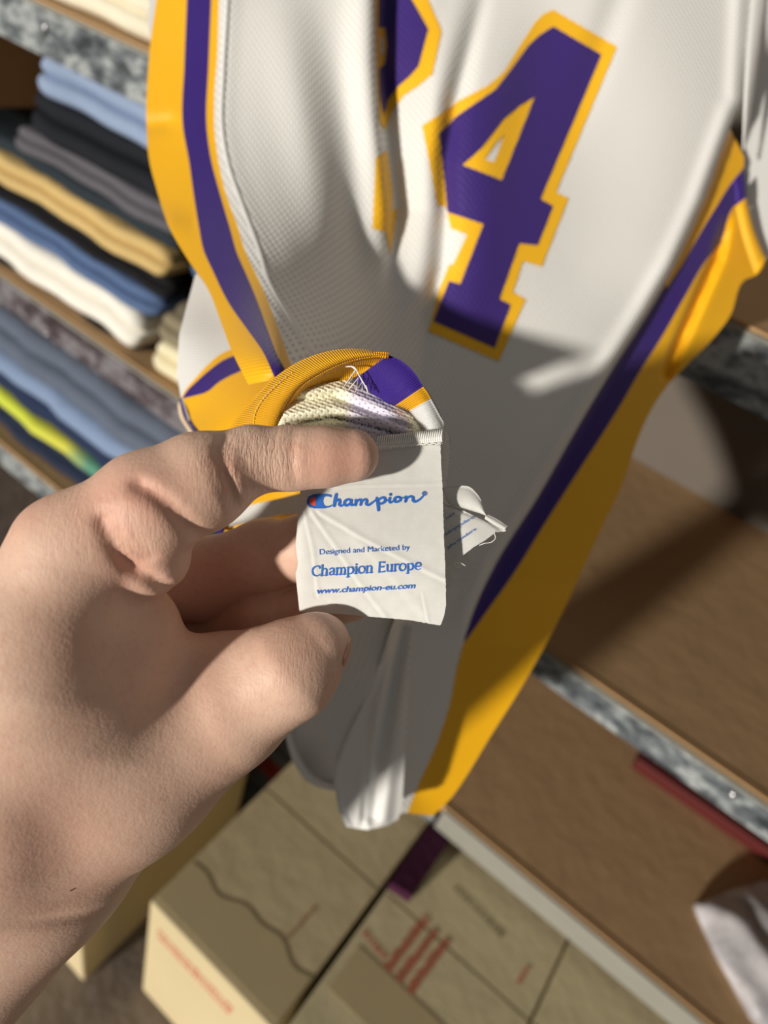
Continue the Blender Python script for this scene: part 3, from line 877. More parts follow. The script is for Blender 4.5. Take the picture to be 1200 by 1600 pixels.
sheet('side_stripe', flap_m + flap_d[::-1] + [(392, 578), (380, 550)], flap_z, M['purple'], jersey, step=5.0)
sheet('side_panel', flap_d + [(296, 650), (310, 676), (330, 740), (336, 800), (344, 830), (400, 850), (480, 830), (480, 640), (430, 580), (392, 576)], flap_z, M['gold'], jersey, step=6.0)
# the back of the jersey closes the tube of cloth behind the pulled side
loft('back_panel', [(306, 432, .4005), (284, 520, .3875), (281, 600, .378), (300, 668, .348), (335, 760, .342), (352, 835, .345), (405, 950, .345), (436, 1085, .430), (450, 1150, .456), (484, 1215, .462)],
     [(352, 440, .50), (340, 520, .50), (345, 600, .505), (365, 670, .505), (400, 760, .505), (440, 835, .505), (480, 950, .505), (510, 1085, .505), (525, 1150, .505), (545, 1210, .505)], 70, 16, -0.01, M['white'], jersey)
loft('hem_edge', [(280, 622, .372), (287, 648, .362), (305, 676, .338), (326, 740, .334), (330, 830, .337)], [(286, 624, .370), (294, 648, .359), (313, 678, .335), (335, 742, .331), (352, 836, .335)], 30, 5, 0.0015, M['purple'], jersey)
loft('hem_lining', [(277, 630, .377), (281, 652, .368), (297, 680, .342), (316, 742, .327)], [(281, 626, .374), (287, 650, .364), (305, 678, .338), (326, 742, .324)], 20, 5, 0.0012, mat_plain('cream_lining', (226, 200, 168), 0.7, 0.05, 100), jersey)

# rolled hem lifted to the viewer
roll_o = [(345, 720, .262), (362, 664, .256), (390, 629, .250), (429, 590, .246), (465, 566, .243), (504, 551, .241), (540, 545, .240), (576, 547, .240), (608, 554, .240)]
roll_i = [(425, 720, .246), (434, 664, .243), (449, 629, .240), (468, 605, .238), (504, 581, .237), (540, 565, .237), (572, 558, .2375), (590, 556, .238), (606, 557, .239)]
loft('hem_band', roll_o, roll_i, 60, 14, np.linspace(0.006, 0.002, 60), M['gold_hem'], jersey, thick=0.0012)
# the inner lip of the hem, seen from below
loft('hem_band', [(436, 662, .2435), (451, 629, .2405), (470, 606, .2385), (505, 583, .2375), (540, 567, .2375), (572, 560, .238), (607, 557, .2395)],
     [(440, 668, .252), (470, 640, .251), (495, 622, .2505), (520, 603, .250), (540, 596, .2495), (566, 583, .248), (594, 571, .244)], 40, 8, -0.003, M['gold_hem'], jersey)
loft('hem_band', [(607, 554, .2400), (632, 567, .2395), (649, 584, .239), (661, 604, .239)], [(552, 594, .2495), (585, 622, .2475), (600, 630, .246), (617, 634, .245)], 26, 12, 0.003, M['purple_hem'], jersey, thick=0.0012)
loft('hem_band', [(661, 604, .239), (667, 612, .239), (673, 623, .239)], [(617, 634, .245), (627, 637, .244), (639, 642, .243)], 12, 10, 0.003, M['gold_hem'], jersey, thick=0.0012)
loft('hem_band', [(673, 623, .239), (687, 649, .239), (694, 662, .2395), (695, 690, .240)], [(639, 642, .243), (652, 658, .241), (660, 672, .240), (664, 690, .2385)], 20, 10, 0.003, M['white_hem'], jersey, thick=0.0012)
# the shaded underside of the hem at the right of the seam
loft('hem_band', [(690, 655, .2395), (702, 678, .246), (705, 700, .250), (701, 740, .252), (695, 790, .252)], [(676, 660, .241), (684, 690, .241), (686, 710, .243), (684, 745, .246), (676, 790, .248)], 20, 6, 0.002, M['white_hem'], jersey, thick=0.0012)

# unseen jersey cloth behind the lifted hem, added to keep sun off the front
loft('inner_shade_panel', [(470, 570, .2440), (510, 556, .2425), (550, 550, .2415), (606, 558, .2412), (655, 600, .2412), (688, 656, .2425), (690, 700, .246)],
     [(470, 760, .40), (510, 790, .41), (560, 810, .42), (600, 820, .425), (640, 820, .43), (672, 810, .435), (684, 790, .435)], 40, 16, 0.0, M['white'], jersey)
loft('inner_shade_panel', [(470, 760, .40), (510, 790, .41), (560, 810, .42), (600, 820, .425), (640, 820, .43), (672, 810, .435), (684, 790, .435)],
     [(474, 955, .335), (510, 955, .335), (545, 955, .337), (580, 955, .338), (610, 958, .340), (630, 958, .350), (641, 960, .362)], 40, 10, 0.0, M['white'], jersey)

# open mesh lining, in three crumpled folds
lin_ctrl = [(430, 680, .242), (450, 640, .2435), (480, 610, .2455), (520, 598, .248), (560, 605, .248), (600, 625, .246), (650, 655, .2425), (670, 690, .240), (600, 700, .238), (520, 700, .238), (450, 700, .240), (520, 650, .242), (590, 655, .241)]
lin_b = rbf(lin_ctrl)
def lining_z(u, v):
    z = lin_b(u, v)
    for line, a, w in (([(440, 650), (520, 636), (600, 660), (660, 682)], 0.0026, 8), ([(470, 612), (530, 606), (590, 632), (650, 668)], 0.0020, 8), ([(480, 672), (540, 662), (600, 675)], 0.0018, 6)):
        d, s, p = seg_dist(u, v, line); z = z - a * np.exp(-(d / w) ** 2)
    for line, a, w in (([(450, 664), (520, 652), (600, 672), (640, 684)], 0.0028, 3.0), ([(450, 628), (520, 618), (585, 645), (640, 668)], 0.0016, 3.5)):
        d, s, p = seg_dist(u, v, line); z = z + a * np.exp(-(d / w) ** 2)
    return z
sheet('mesh_lining', [(424, 690), (436, 660), (450, 632), (470, 612), (500, 600), (540, 594), (585, 618), (618, 636), (642, 648), (660, 672), (672, 694), (640, 704), (560, 704), (480, 704)], lining_z, M['lining'], jersey, step=3.0)

# overlock seam holding the label
seam_z = lambda u, v: 0.2335 + 0 * np.asarray(u, float)
lines = []
for i in range(30):
    u0 = 588 + i * 3.45; b0 = 690 - (u0 - 588) * 0.12
    lines.append(W([u0, u0 + 0.8, u0 + 2.2, u0 + 3.2], [b0 + 15, b0 + 6, b0 - 2, b0 - 8], [.2332, .2324, .2322, .2334]))
    lines.append(W([u0 + 3.2, u0 + 2.8, u0 + 1.6, u0 + 3.4], [b0 - 8, b0 - 1, b0 + 8, b0 + 15], [.2336, .2326, .2324, .2333]))
lines.append(W(np.linspace(586, 690, 40), 698 - (np.linspace(586, 690, 40) - 588) * 0.05 + 1.0 * np.sin(np.arange(40) * 1.6), .2322))
tag(tubes('overlock_stitching', lines, 0.00026, M['thread'], jersey, 5), kind='stuff')
loft('seam_allowance', [(585, 682, .2350), (640, 678, .2350), (690, 675, .2352)], [(585, 708, .2342), (640, 706, .2342), (688, 704, .2345)], 30, 6, 0.0008, M['white_hem'], jersey)
# loose zigzag basting thread at the colour change
zz_pts = [(540, 576), (548, 572), (556, 578), (538, 604), (552, 590), (545, 608), (560, 590), (556, 612), (566, 596), (566, 612), (572, 602), (575, 614)]
tubes('loose_thread', [W([p[0] for p in zz_pts[1:]], [p[1] for p in zz_pts[1:]], [.2405] * 11),
                       W(*smooth_curve([(540, 573, .2410), (552, 573, .2400), (562, 588, .2400), (570, 602, .2405), (577, 615, .2410)], 14).T)], 0.00028, M['thread'], jersey, 5)
# a row of top stitching along the hem band
st = smooth_curve([(396, 668, .2445), (398, 648, .2435), (412, 622, .2415), (432, 602, .2395), (462, 578, .2380)], 60)
tubes('top_stitching', [W(*st[i:i + 3].T) for i in range(0, 57, 3)], 0.00022, mat_plain('pale_gold_thread', (250, 214, 120), 0.5, 0.05, 300), jersey, 5)

# drooping hem below the hand
lobe_back_z = rbf([(440, 1100, .45), (450, 1160, .455), (485, 1220, .462), (525, 1235, .46), (530, 1180, .445), (490, 1100, .435), (480, 1170, .466), (500, 1200, .466)])
sheet('hem_fold', [(430, 1080), (445, 1144), (462, 1195), (482, 1220), (508, 1232), (535, 1234), (545, 1190), (520, 1130), (480, 1080)], lobe_back_z, M['white'], jersey, step=6.0)
loft('hem_edge', [(425, 1080, .449), (444, 1144, .451), (461, 1196, .454), (481, 1222, .458), (512, 1234, .459), (530, 1236, .458)], [(440, 1080, .449), (457, 1140, .451), (471, 1184, .454), (489, 1208, .458), (514, 1221, .459), (530, 1223, .458)], 30, 6, 0.003, M['white'], jersey)
rib_b = rbf([(480, 960, .31), (620, 960, .335), (470, 1080, .385), (579, 1073, .395), (528, 1190, .440), (536, 1164, .432), (490, 1107, .405)])
RIB0 = [(618, 968), (579, 1073), (536, 1164), (527, 1190)]
def rib_z(u, v):
    z = rib_b(u, v); d, s, p = seg_dist(u, v, RIB0)
    env = np.clip((d - 4) / 6, 0, 1) * np.clip((62 - d) / 10, 0, 1)
    return z + env * 0.0006 * np.sin(d * 2 * np.pi / 10.5) + 0.0003 * env * np.sin(v / 1.6)
sheet('inner_hem', [(470, 940), (560, 945), (618, 955), (617, 971), (600, 1018), (579, 1073), (557, 1120), (536, 1164), (528, 1190), (512, 1150), (491, 1107), (470, 1060)], rib_z, M['white_hem'], jersey, step=3.5)
lob_b = rbf([(618, 968, .337), (642, 970, .36), (579, 1073, .397), (637, 1110, .418), (534, 1170, .433), (632, 1195, .440), (524, 1223, .446), (530, 1266, .452), (575, 1295, .455), (627, 1270, .456), (575, 1200, .438), (610, 1100, .410), (600, 1200, .438)])
def lobe_z(u, v):
    z = lob_b(u, v)
    d, s, p = seg_dist(u, v, [(632, 980), (618, 1060), (605, 1138), (590, 1215), (583, 1275)])
    z = z + 0.013 * np.exp(-(s / 7.5) ** 2) * np.clip((1.05 - p), 0.15, 1) - 0.004 * np.exp(-((s + 18) / 11) ** 2) - 0.005 * np.exp(-((s - 20) / 10) ** 2)
    d, s, p = seg_dist(u, v, [(600, 1040), (578, 1120), (572, 1200), (566, 1290)])
    z = z + 0.0035 * np.exp(-(s / 6) ** 2)
    d, s, p = seg_dist(u, v, [(617, 971), (579, 1073), (536, 1164), (526, 1195), (522, 1223), (529, 1266), (542, 1293)])
    return z - 0.0022 * np.exp(-((d - 4) / 3.5) ** 2)
sheet('hem_fold', [(617, 966), (600, 1016), (579, 1073), (557, 1120), (536, 1164), (527, 1192), (522, 1223), (529, 1266), (541, 1292), (575, 1297), (605, 1290), (622, 1280), (628, 1262), (632, 1195), (637, 1110), (640, 1030), (643, 960)], lobe_z, M['white'], jersey, step=4.5)


# ------------------------------------------------------------------ the sewn-in labels
TAG_CREASE = [([(500, 802), (560, 838), (640, 880), (697, 908)], 0.0009, 5.0), ([(482, 795), (520, 850), (560, 910), (600, 962)], 0.0007, 5.0),
              ([(474, 800), (488, 860), (496, 930)], 0.0006, 4.0), ([(545, 832), (610, 900), (660, 960)], 0.0004, 10.0), ([(468, 768), (560, 760), (692, 757)], 0.0006, 3.0),
              ([(500, 930), (540, 950), (600, 966)], 0.0007, 6.0), ([(660, 930), (668, 970)], 0.0004, 3.0)]
tag_b = rbf([(440, 690, .2335), (688, 700, .2335), (690, 760, .2330), (468, 770, .2325), (462, 860, .2335), (470, 960, .2425), (580, 850, .2305), (697, 850, .2300), (690, 978, .2295), (580, 960, .2355), (560, 730, .2330)])


def tag_z(u, v):
    z = tag_b(u, v)
    for line, a, w in TAG_CREASE:
        d, s, p = seg_dist(u, v, line); z = z + 0.6 * a * (s / w) * np.exp(-(s / w) ** 2) - 0.25 * a * np.exp(-(d / (w * 0.6)) ** 2)
    return z + 0.0020 * np.exp(-np.clip(np.asarray(u, float) - 462, 0, 99) / 6.0)


def ragged(a, b, n, amp):
    a = np.array(a, float); b = np.array(b, float); t = np.linspace(0, 1, n, endpoint=False)[:, None]
    nrm = np.array([-(b - a)[1], (b - a)[0]]); nrm /= np.linalg.norm(nrm)
    return [tuple(p) for p in a + (b - a) * t + nrm * rng.uniform(-amp, amp, (n, 1))]
tag_poly = [(470, 735), (470, 690), (600, 690)] + ragged((688, 696), (691, 757), 24, 0.5) + ragged((691, 757), (697, 928), 70, 0.5) + \
    [(697, 945), (694, 962), (689, 976)] + ragged((686, 977), (640, 969), 18, 0.6) + ragged((640, 969), (540, 960), 30, 0.3) + [(500, 958), (468, 956), (462, 900), (462, 850), (466, 800), (469, 770)]
label = sheet('brand_label', tag_poly, tag_z, M['label'], jersey, step=3.0, edge=1.6, thick=0.00025)
tag(label, 'white woven label printed in blue with a red and blue mark')


def on_tag(pts, zf, lift):
    """2-D points in picture coordinates laid on the label surface"""
    p = np.asarray(pts, float); z = zf(p[:, 0], p[:, 1]); e = 1.0
    P = W(p[:, 0], p[:, 1], z)
    N = np.cross(W(p[:, 0], p[:, 1] + e, zf(p[:, 0], p[:, 1] + e)) - P, W(p[:, 0] + e, p[:, 1], zf(p[:, 0] + e, p[:, 1])) - P)
    N /= np.linalg.norm(N, axis=1)[:, None]; fl = (N * (CAM - P)).sum(1) < 0; N[fl] *= -1
    return P + N * lift


def text_print(name, body, p0, p1, height, zf, mat, parent, shear=0.0, bold=0.0, lift=0.00024):
    cu = bpy.data.curves.new(name, 'FONT'); cu.body = body; cu.shear = shear; cu.offset = bold; cu.resolution_u = 4
    ob = bpy.data.objects.new(name, cu); COL.objects.link(ob)
    bpy.context.view_layer.update()
    me = bpy.data.meshes.new_from_object(ob.evaluated_get(bpy.context.evaluated_depsgraph_get()))
    bpy.data.objects.remove(ob); bpy.data.curves.remove(cu)
    v = np.array([x.co[:2] for x in me.vertices]); fs = [tuple(p.vertices) for p in me.polygons]
    bpy.data.meshes.remove(me)
    w = v[:, 0].max() - v[:, 0].min(); x = (v[:, 0] - v[:, 0].min()) / w; y = v[:, 1] / 0.69          # cap height of the built-in face
    a = np.array(p0, float); b = np.array(p1, float); d = (b - a); nrm = np.array([d[1], -d[0]]) / np.linalg.norm(d)
    q = a + d * x[:, None] + nrm * (y * height)[:, None]
    P = on_tag(q, zf, lift)
    return mesh(name, P, fs, mat, parent, smooth=False)


def cr(x, y): return (x / 4.2857 + 440, y / 4.2857 + 740)          # a close-up of the label, 4.29 times enlarged


def strokes_print(name, strokes, zf, mat, parent, lift=0.00024):
    """brush strokes: list of (points, widths) in close-up units, each a flat ribbon with round ends"""
    V, fs = [], []
    for pts, w in strokes:
        p = smooth_curve(pts, max(8, len(pts) * 6)) if len(pts) > 2 else np.linspace(pts[0], pts[1], 4)
        n = len(p); ww = np.interp(np.linspace(0, 1, n), np.linspace(0, 1, len(w)), w) / 2
        t = np.gradient(p, axis=0); t /= np.linalg.norm(t, axis=1)[:, None] + 1e-9; nn = np.stack([-t[:, 1], t[:, 0]], 1)
        Lp, Rp = p + nn * ww[:, None], p - nn * ww[:, None]
        b0 = len(V)
        for a_, c_ in zip(Lp, Rp): V += [a_, c_]
        fs += [(b0 + 2 * i, b0 + 2 * i + 1, b0 + 2 * i + 3, b0 + 2 * i + 2) for i in range(n - 1)]
        for e_, r_ in ((p[0], ww[0]), (p[-1], ww[-1])):
            b1_ = len(V); V += [e_ + r_ * np.array([math.cos(k), math.sin(k)]) for k in np.linspace(0, 2 * np.pi, 10, endpoint=False)]
            fs.append(tuple(range(b1_, b1_ + 10)))
    V = np.array(V); V = np.stack([V[:, 0] / 4.2857 + 440, V[:, 1] / 4.2857 + 740], 1)
    V3 = on_tag(V, zf, lift)
    # a hair of stagger keeps overlapping strokes apart
    return mesh(name, V3, fs, mat, parent, smooth=False)


c_blue = [(334, 160), (312, 153), (293, 153), (281, 164), (277, 186), (282, 208), (296, 218), (316, 217), (336, 207), (342, 212), (325, 226), (288, 234), (222, 234), (190, 226), (172, 205), (168, 182), (182, 153), (212, 139), (258, 135), (306, 136), (334, 142)]
c_red = [(228, 156), (228, 214), (204, 212), (190, 202), (186, 186), (193, 168), (208, 158)]
sheet('emblem', [cr(*p) for p in c_blue], tag_z, M['ink_blue'], label, step=2.5, lift=0.00018, thick=0.00004)
sheet('emblem', [cr(*p) for p in c_red], tag_z, M['ink_red'], label, step=2.5, lift=0.00026, thick=0.00004)
script = [
    ([(366, 140), (358, 175), (352, 216)], [15, 17, 15]), ([(353, 206), (366, 182), (384, 176), (390, 188), (386, 208), (396, 216), (420, 206)], [10, 12, 14, 15, 14, 11, 8]),
    ([(466, 178), (444, 174), (424, 186), (420, 204), (434, 214), (456, 202), (467, 184)], [11, 13, 14, 14, 13, 12, 12]), ([(468, 178), (464, 198), (470, 212), (490, 204)], [13, 14, 12, 8]),
    ([(496, 178), (496, 196), (494, 212)], [13, 14, 13]), ([(496, 200), (514, 178), (528, 176), (532, 188), (528, 210)], [9, 11, 13, 14, 13]), ([(530, 200), (548, 178), (564, 174), (570, 184), (566, 204), (576, 210), (610, 192), (634, 174)], [9, 11, 13, 14, 14, 12, 9, 9]),
    ([(636, 164), (644, 204), (648, 244)], [13, 16, 16]), ([(642, 186), (662, 166), (684, 162), (694, 174), (686, 192), (664, 202), (648, 196)], [9, 11, 13, 14, 14, 12, 10]), ([(690, 186), (716, 176)], [8, 8]),
    ([(724, 164), (720, 182), (726, 194), (748, 184)], [13, 14, 12, 8]), ([(728, 140), (729, 141)], [15, 15]),
    ([(786, 158), (766, 160), (754, 174), (760, 188), (780, 188), (796, 174), (788, 158), (776, 156)], [11, 13, 14, 13, 12, 13, 11, 9]), ([(792, 164), (820, 162)], [8, 8]),
    ([(830, 156), (832, 172), (828, 188)], [13, 14, 13]), ([(831, 178), (848, 158), (868, 154), (880, 164), (878, 180), (890, 188), (920, 176), (944, 154)], [9, 11, 13, 14, 14, 12, 10, 9])]
strokes_print('script_lettering', [(p_, [q * 1.3 for q in w_]) for p_, w_ in script], tag_z, M['ink_blue'], label)
ring = [(956 + 15 * math.cos(t), 134 + 14 * math.sin(t)) for t in np.linspace(0, 2 * np.pi, 14)]
strokes_print('registered_mark', [(ring, [4, 4]), ([(951, 142), (952, 126), (960, 127), (960, 134), (952, 135), (962, 142)], [4, 4])], tag_z, M['ink_blue'], label)
text_print('printed_lettering', 'Designed and Marketed by', cr(256, 541), cr(858, 509), 36 / 4.2857, tag_z, M['ink_blue'], label)
text_print('printed_lettering', 'www.champion-eu.com', cr(238, 802), cr(897, 766), 36 / 4.2857, tag_z, M['ink_blue'], label, shear=0.22, bold=0.022)


# "Champion Europe": flared capitals and lower case drawn stroke by stroke, x-height 1, cap height 1.42
def glyphs():
    s, t, f = 0.19, 0.13, 0.10
    def stem(x, y0, y1): return [([(x, y0), (x, (y0 + y1) / 2), (x, y1)], [s, s * 0.95, s])]
    def ser(x, y, w=0.34): return [([(x - w / 2, y), (x + w / 2, y)], [f, f])]
    def o(cx, rx=0.36): return [([(cx + rx * math.cos(a), 0.5 + 0.49 * math.sin(a)) for a in np.linspace(0.3, 2 * np.pi + 0.3, 13)], [s * 0.8, t, s, s, t, s * 0.8])]
    G = {}
    G['C'] = ([([(0.92, 1.12), (0.86, 1.32), (0.62, 1.42), (0.34, 1.32), (0.14, 1.0), (0.12, 0.62), (0.28, 0.2), (0.58, 0.02), (0.84, 0.08), (0.98, 0.24)], [s, t, t, s, s * 1.1, s * 1.1, s, t, t, f])], 1.06)
    G['h'] = (stem(0.16, 0, 1.5) + ser(0.12, 1.5, 0.2) + ser(0.16, 0.02) + [([(0.18, 0.72), (0.36, 0.95), (0.56, 0.96), (0.66, 0.78), (0.66, 0.4), (0.66, 0)], [f, t, t, s, s, s])] + ser(0.66, 0.02), 0.9)
    G['a'] = ([([(0.12, 0.84), (0.3, 0.98), (0.52, 0.94), (0.6, 0.75), (0.6, 0.3), (0.62, 0.06), (0.74, 0.04)], [s * .8, t, t, s, s, t, f]), ([(0.6, 0.6), (0.34, 0.5), (0.14, 0.3), (0.2, 0.06), (0.4, 0.04), (0.6, 0.24)], [f, t, s, t, t, f])], 0.82)
    G['m'] = (stem(0.16, 0, 0.96) + ser(0.1, 0.95, 0.2) + ser(0.16, 0.02) + [([(0.18, 0.72), (0.34, 0.95), (0.5, 0.96), (0.6, 0.78), (0.6, 0)], [f, t, t, s, s]), ([(0.62, 0.72), (0.78, 0.95), (0.94, 0.96), (1.04, 0.78), (1.04, 0)], [f, t, t, s, s])] + ser(0.6, 0.02) + ser(1.04, 0.02), 1.28)
    bowl = [([(0.2, 0.8), (0.4, 0.96), (0.62, 0.9), (0.76, 0.6), (0.7, 0.2), (0.5, 0.03), (0.2, 0.12)], [f, t, s, s, s, t, f])]
    G['p'] = (stem(0.18, -0.42, 0.96) + ser(0.12, 0.95, 0.2) + ser(0.18, -0.42) + bowl, 0.92)
    G['i'] = (stem(0.18, 0, 0.96) + ser(0.13, 0.95, 0.22) + ser(0.18, 0.02) + [([(0.18, 1.3), (0.185, 1.3)], [s * 1.15, s * 1.15])], 0.38)
    G['o'] = (o(0.44), 0.9)
    G['n'] = (stem(0.16, 0, 0.96) + ser(0.1, 0.95, 0.2) + ser(0.16, 0.02) + [([(0.18, 0.72), (0.36, 0.95), (0.56, 0.96), (0.66, 0.78), (0.66, 0.4), (0.66, 0)], [f, t, t, s, s, s])] + ser(0.66, 0.02), 0.9)
    G['E'] = (stem(0.2, 0, 1.42) + [([(0.1, 1.40), (0.5, 1.40), (0.78, 1.36)], [f, t, s]), ([(0.2, 0.74), (0.66, 0.74)], [t, s]), ([(0.1, 0.02), (0.5, 0.02), (0.84, 0.06)], [f, t, s])], 0.96)
    G['u'] = ([([(0.16, 0.96), (0.16, 0.4), (0.2, 0.1), (0.38, 0.03), (0.56, 0.14), (0.66, 0.3)], [s, s, s, t, t, f])] + stem(0.66, 0, 0.96) + ser(0.1, 0.95, 0.2) + ser(0.6, 0.95, 0.2) + ser(0.7, 0.02, 0.2), 0.88)
    G['r'] = (stem(0.16, 0, 0.96) + ser(0.1, 0.95, 0.2) + ser(0.16, 0.02) + [([(0.18, 0.68), (0.34, 0.94), (0.52, 0.92)], [f, t, s])], 0.6)
    G['e'] = ([([(0.12, 0.52), (0.7, 0.56), (0.66, 0.86), (0.44, 0.98), (0.2, 0.86), (0.1, 0.5), (0.2, 0.16), (0.46, 0.02), (0.72, 0.16)], [f, f, t, t, s, s, s, t, f])], 0.8)
    G[' '] = ([], 0.5)
    return G
GL = glyphs(); adv = 0.0; acc = []
for ch in 'Champion Europe':
    st_, w_ = GL[ch]
    acc += [([(adv + x, y) for x, y in p_], wd) for p_, wd in st_]; adv += w_
p0 = np.array((200.0, 686.0)); p1 = np.array((934.0, 642.0)); d_ = (p1 - p0) / adv; up = np.array((0.055, -0.998)) * 47.0
acc = [([tuple(p0 + d_ * x + up * y) for x, y in p_], [q * 64 for q in wd]) for p_, wd in acc]
strokes_print('large_lettering', acc, tag_z, M['ink_blue'], label)

# second label curling out from behind, a bright slip inside the hand, a stray thread
lab2_z = rbf([(690, 770, .2395), (770, 775, .2415), (696, 870, .2375), (790, 825, .2385), (740, 830, .2370), (720, 800, .2385)])
def fold2(u, v): return lab2_z(u, v) + 0.0010 * np.exp(-(seg_dist(u, v, [(690, 788), (760, 812), (784, 828)])[0] / 3) ** 2)
care = sheet('care_label', [(680, 790), (694, 788), (724, 798), (745, 808), (766, 818), (792, 824), (790, 830), (774, 832), (757, 845), (740, 855), (718, 872), (696, 887), (680, 892)], fold2, M['label'], jersey, step=3.5, thick=0.00025)
tag(care, 'folded white care label with small blue print')
loft('care_label_fold', [(692, 762, .2405), (714, 759, .2405), (734, 761, .2400), (744, 770, .2395), (754, 786, .2388), (759, 803, .2382)], [(697, 781, .2392), (702, 788, .2390), (720, 793, .2388), (736, 798, .2386), (748, 802, .2384), (759, 806, .2381)], 24, 8, 0.0016, M['label'], jersey, thick=0.00025)
loft('care_label_fold', [(760, 803, .2384), (776, 811, .2384), (793, 822, .2384)], [(757, 811, .2382), (772, 821, .2380), (787, 829, .2380)], 14, 6, 0.0012, M['label'], jersey, thick=0.00025)
text_print('printed_lettering', 'ivent', (698, 812), (711, 803), 4.6, fold2, M['ink_blue'], care)
text_print('printed_lettering', 'dobrnymi odberem', (696, 837), (743, 808), 5.0, fold2, M['ink_blue'], care)
text_print('printed_lettering', 'jehu navoberu.', (700, 858), (745, 827), 5.0, fold2, M['ink_blue'], care)
tubes('loose_thread', [W(*smooth_curve([(772, 832, .237), (774, 841, .237), (768, 847, .237), (757, 849, .237), (749, 852, .2375)], 20).T),
                       W(*smooth_curve([(696, 889, .2365), (708, 882, .2365), (716, 880, .236), (720, 885, .236), (714, 887, .236), (711, 882, .236), (718, 879, .236), (727, 884, .236)], 34).T)], 0.00016, M['thread'], jersey, 5)
sheet('care_label', [(356, 800), (400, 787), (440, 778), (480, 768), (480, 800), (430, 806), (400, 812), (358, 824)], rbf([(356, 810, .322), (420, 795, .318), (480, 785, .314), (430, 806, .317)]), M['label'], jersey, step=5.0, thick=0.00025)
# the bottom half of the folded label, seen below the front one
sheet('care_label', [(690, 868), (731, 862), (743, 904), (697, 921), (672, 921)], rbf([(672, 860, .2420), (731, 862, .2450), (743, 904, .2450), (690, 921, .2430)]), M['label'], jersey, step=5.0, thick=0.00025)


# ------------------------------------------------------------------ the hand
HAND_LEAN = 0.0                                                # how far the knuckles lie behind the finger tips
def lean(u, z): return z + HAND_LEAN * min(max((420 - u) / 300.0, 0.0), 1.0)
def cpt(u, v, z):
    z = lean(u, z)
    return np.array([(u - 600) / F * z, (v - 800) / F * z, z])
def prim(a, b):
    """tapered capsule between two (u, v, z, radius in pixels at that depth)"""
    return cpt(*a[:3]), cpt(*b[:3]), a[3] * lean(a[0], a[2]) / F, b[3] * lean(b[0], b[2]) / F
def d_rc(P, pr_):
    a, b, ra, rb = pr_; ba = b - a
    pa = P - a
    t = np.clip(pa @ ba / (ba @ ba), 0, 1)
    return np.linalg.norm(pa - t[:, None] * ba, axis=1) - (ra + (rb - ra) * t)
def smin(a, b, k):
    h = np.clip(k - np.abs(a - b), 0, None) / k
    return np.minimum(a, b) - h * h * k * 0.25

A_ = (118, 866, .204, 76); B_ = (232, 790, .206, 84); C_ = (316, 752, .211, 76); D_ = (392, 719, .216, 52); E_ = (456, 716, .2185, 49); E2 = (505, 714, .2195, 46); F_ = (550, 712, .2210, 42)
INDEX = [prim(A_, B_), prim(B_, C_), prim(C_, D_), prim(D_, E_), prim(E_, E2), prim(E2, F_)]
BODY = [prim(A_, (52, 1030, .205, 126)), prim((52, 1030, .205, 126), (-10, 1230, .221, 165)), prim((-10, 1230, .221, 165), (-70, 1440, .254, 158)),
        prim((198, 985, .222, 80), (140, 1080, .224, 130)), prim((140, 1080, .224, 130), (195, 1185, .236, 132)),
        prim((195, 1185, .236, 132), (62, 1335, .247, 128)), prim((62, 1335, .247, 128), (-105, 1500, .270, 144)), prim((-105, 1500, .270, 144), (-420, 1880, .33, 170)),
        prim((60, 1030, .250, 105), (0, 1260, .270, 130)), prim((140, 900, .240, 80), (60, 1030, .250, 105))]
THUMB = [prim((195, 1185, .236, 132), (342, 1100, .237, 102)), prim((342, 1100, .237, 102), (452, 1046, .2295, 70)), prim((452, 1046, .2295, 70), (500, 1004, .2315, 46))]
PAD = [prim((228, 866, .210, 68), (186, 888, .216, 76))]
MIDDLE = [prim((140, 900, .243, 80), (318, 905, .266, 62)), prim((318, 905, .266, 62), (415, 868, .257, 54)), prim((415, 868, .257, 54), (480, 856, .2475, 50)), prim((480, 856, .2475, 50), (540, 848, .2450, 44))]
RING = [prim((120, 960, .265, 80), (318, 985, .280, 58)), prim((318, 985, .280, 58), (420, 958, .265, 52)), prim((420, 958, .265, 52), (545, 930, .2525, 42))]
LITTLE = [prim((120, 1040, .285, 75), (300, 1070, .292, 50)), prim((300, 1070, .292, 50), (400, 1040, .278, 46)), prim((400, 1040, .278, 46), (470, 1010, .262, 38))]

GROOVES = [  # (polyline of (u,v), depth of the skin surface, amount m, width m, pull)
    ([(462, 664), (458, 690), (457, 720), (460, 750), (466, 782)], .2085, .0010, .0011),
    ([(450, 668), (447, 700), (449, 730), (452, 775)], .2085, .0004, .0009),
    ([(345, 676), (343, 700), (350, 730), (360, 760), (366, 790)], .2020, .0012, .0013),
    ([(356, 690), (358, 730), (366, 768)], .2030, .0006, .0010),
    ([(334, 700), (338, 740), (350, 778)], .2010, .0004, .0010),
    ([(222, 760), (250, 775), (280, 806), (303, 838)], .1950, .0022, .0022),
    ([(190, 800), (200, 838), (228, 872)], .1960, .0011, .0014),
    ([(212, 805), (222, 838), (240, 868)], .1960, .0008, .0011),
    ([(176, 812), (196, 862), (236, 910), (268, 945)], .1980, .0026, .0022),
    ([(240, 905), (280, 950), (318, 988)], .2000, .0008, .0014),
    ([(430, 985), (448, 1015), (470, 1050), (478, 1085)], .1990, .0005, .0010),
    ([(446, 982), (464, 1012), (482, 1046)], .1995, .0005, .0009),
    ([(30, 1400), (110, 1440), (150, 1460)], .2180, .0008, .0030),
    ([(10, 1380), (90, 1400), (190, 1390)], .2180, .0006, .0030)]
gl = []
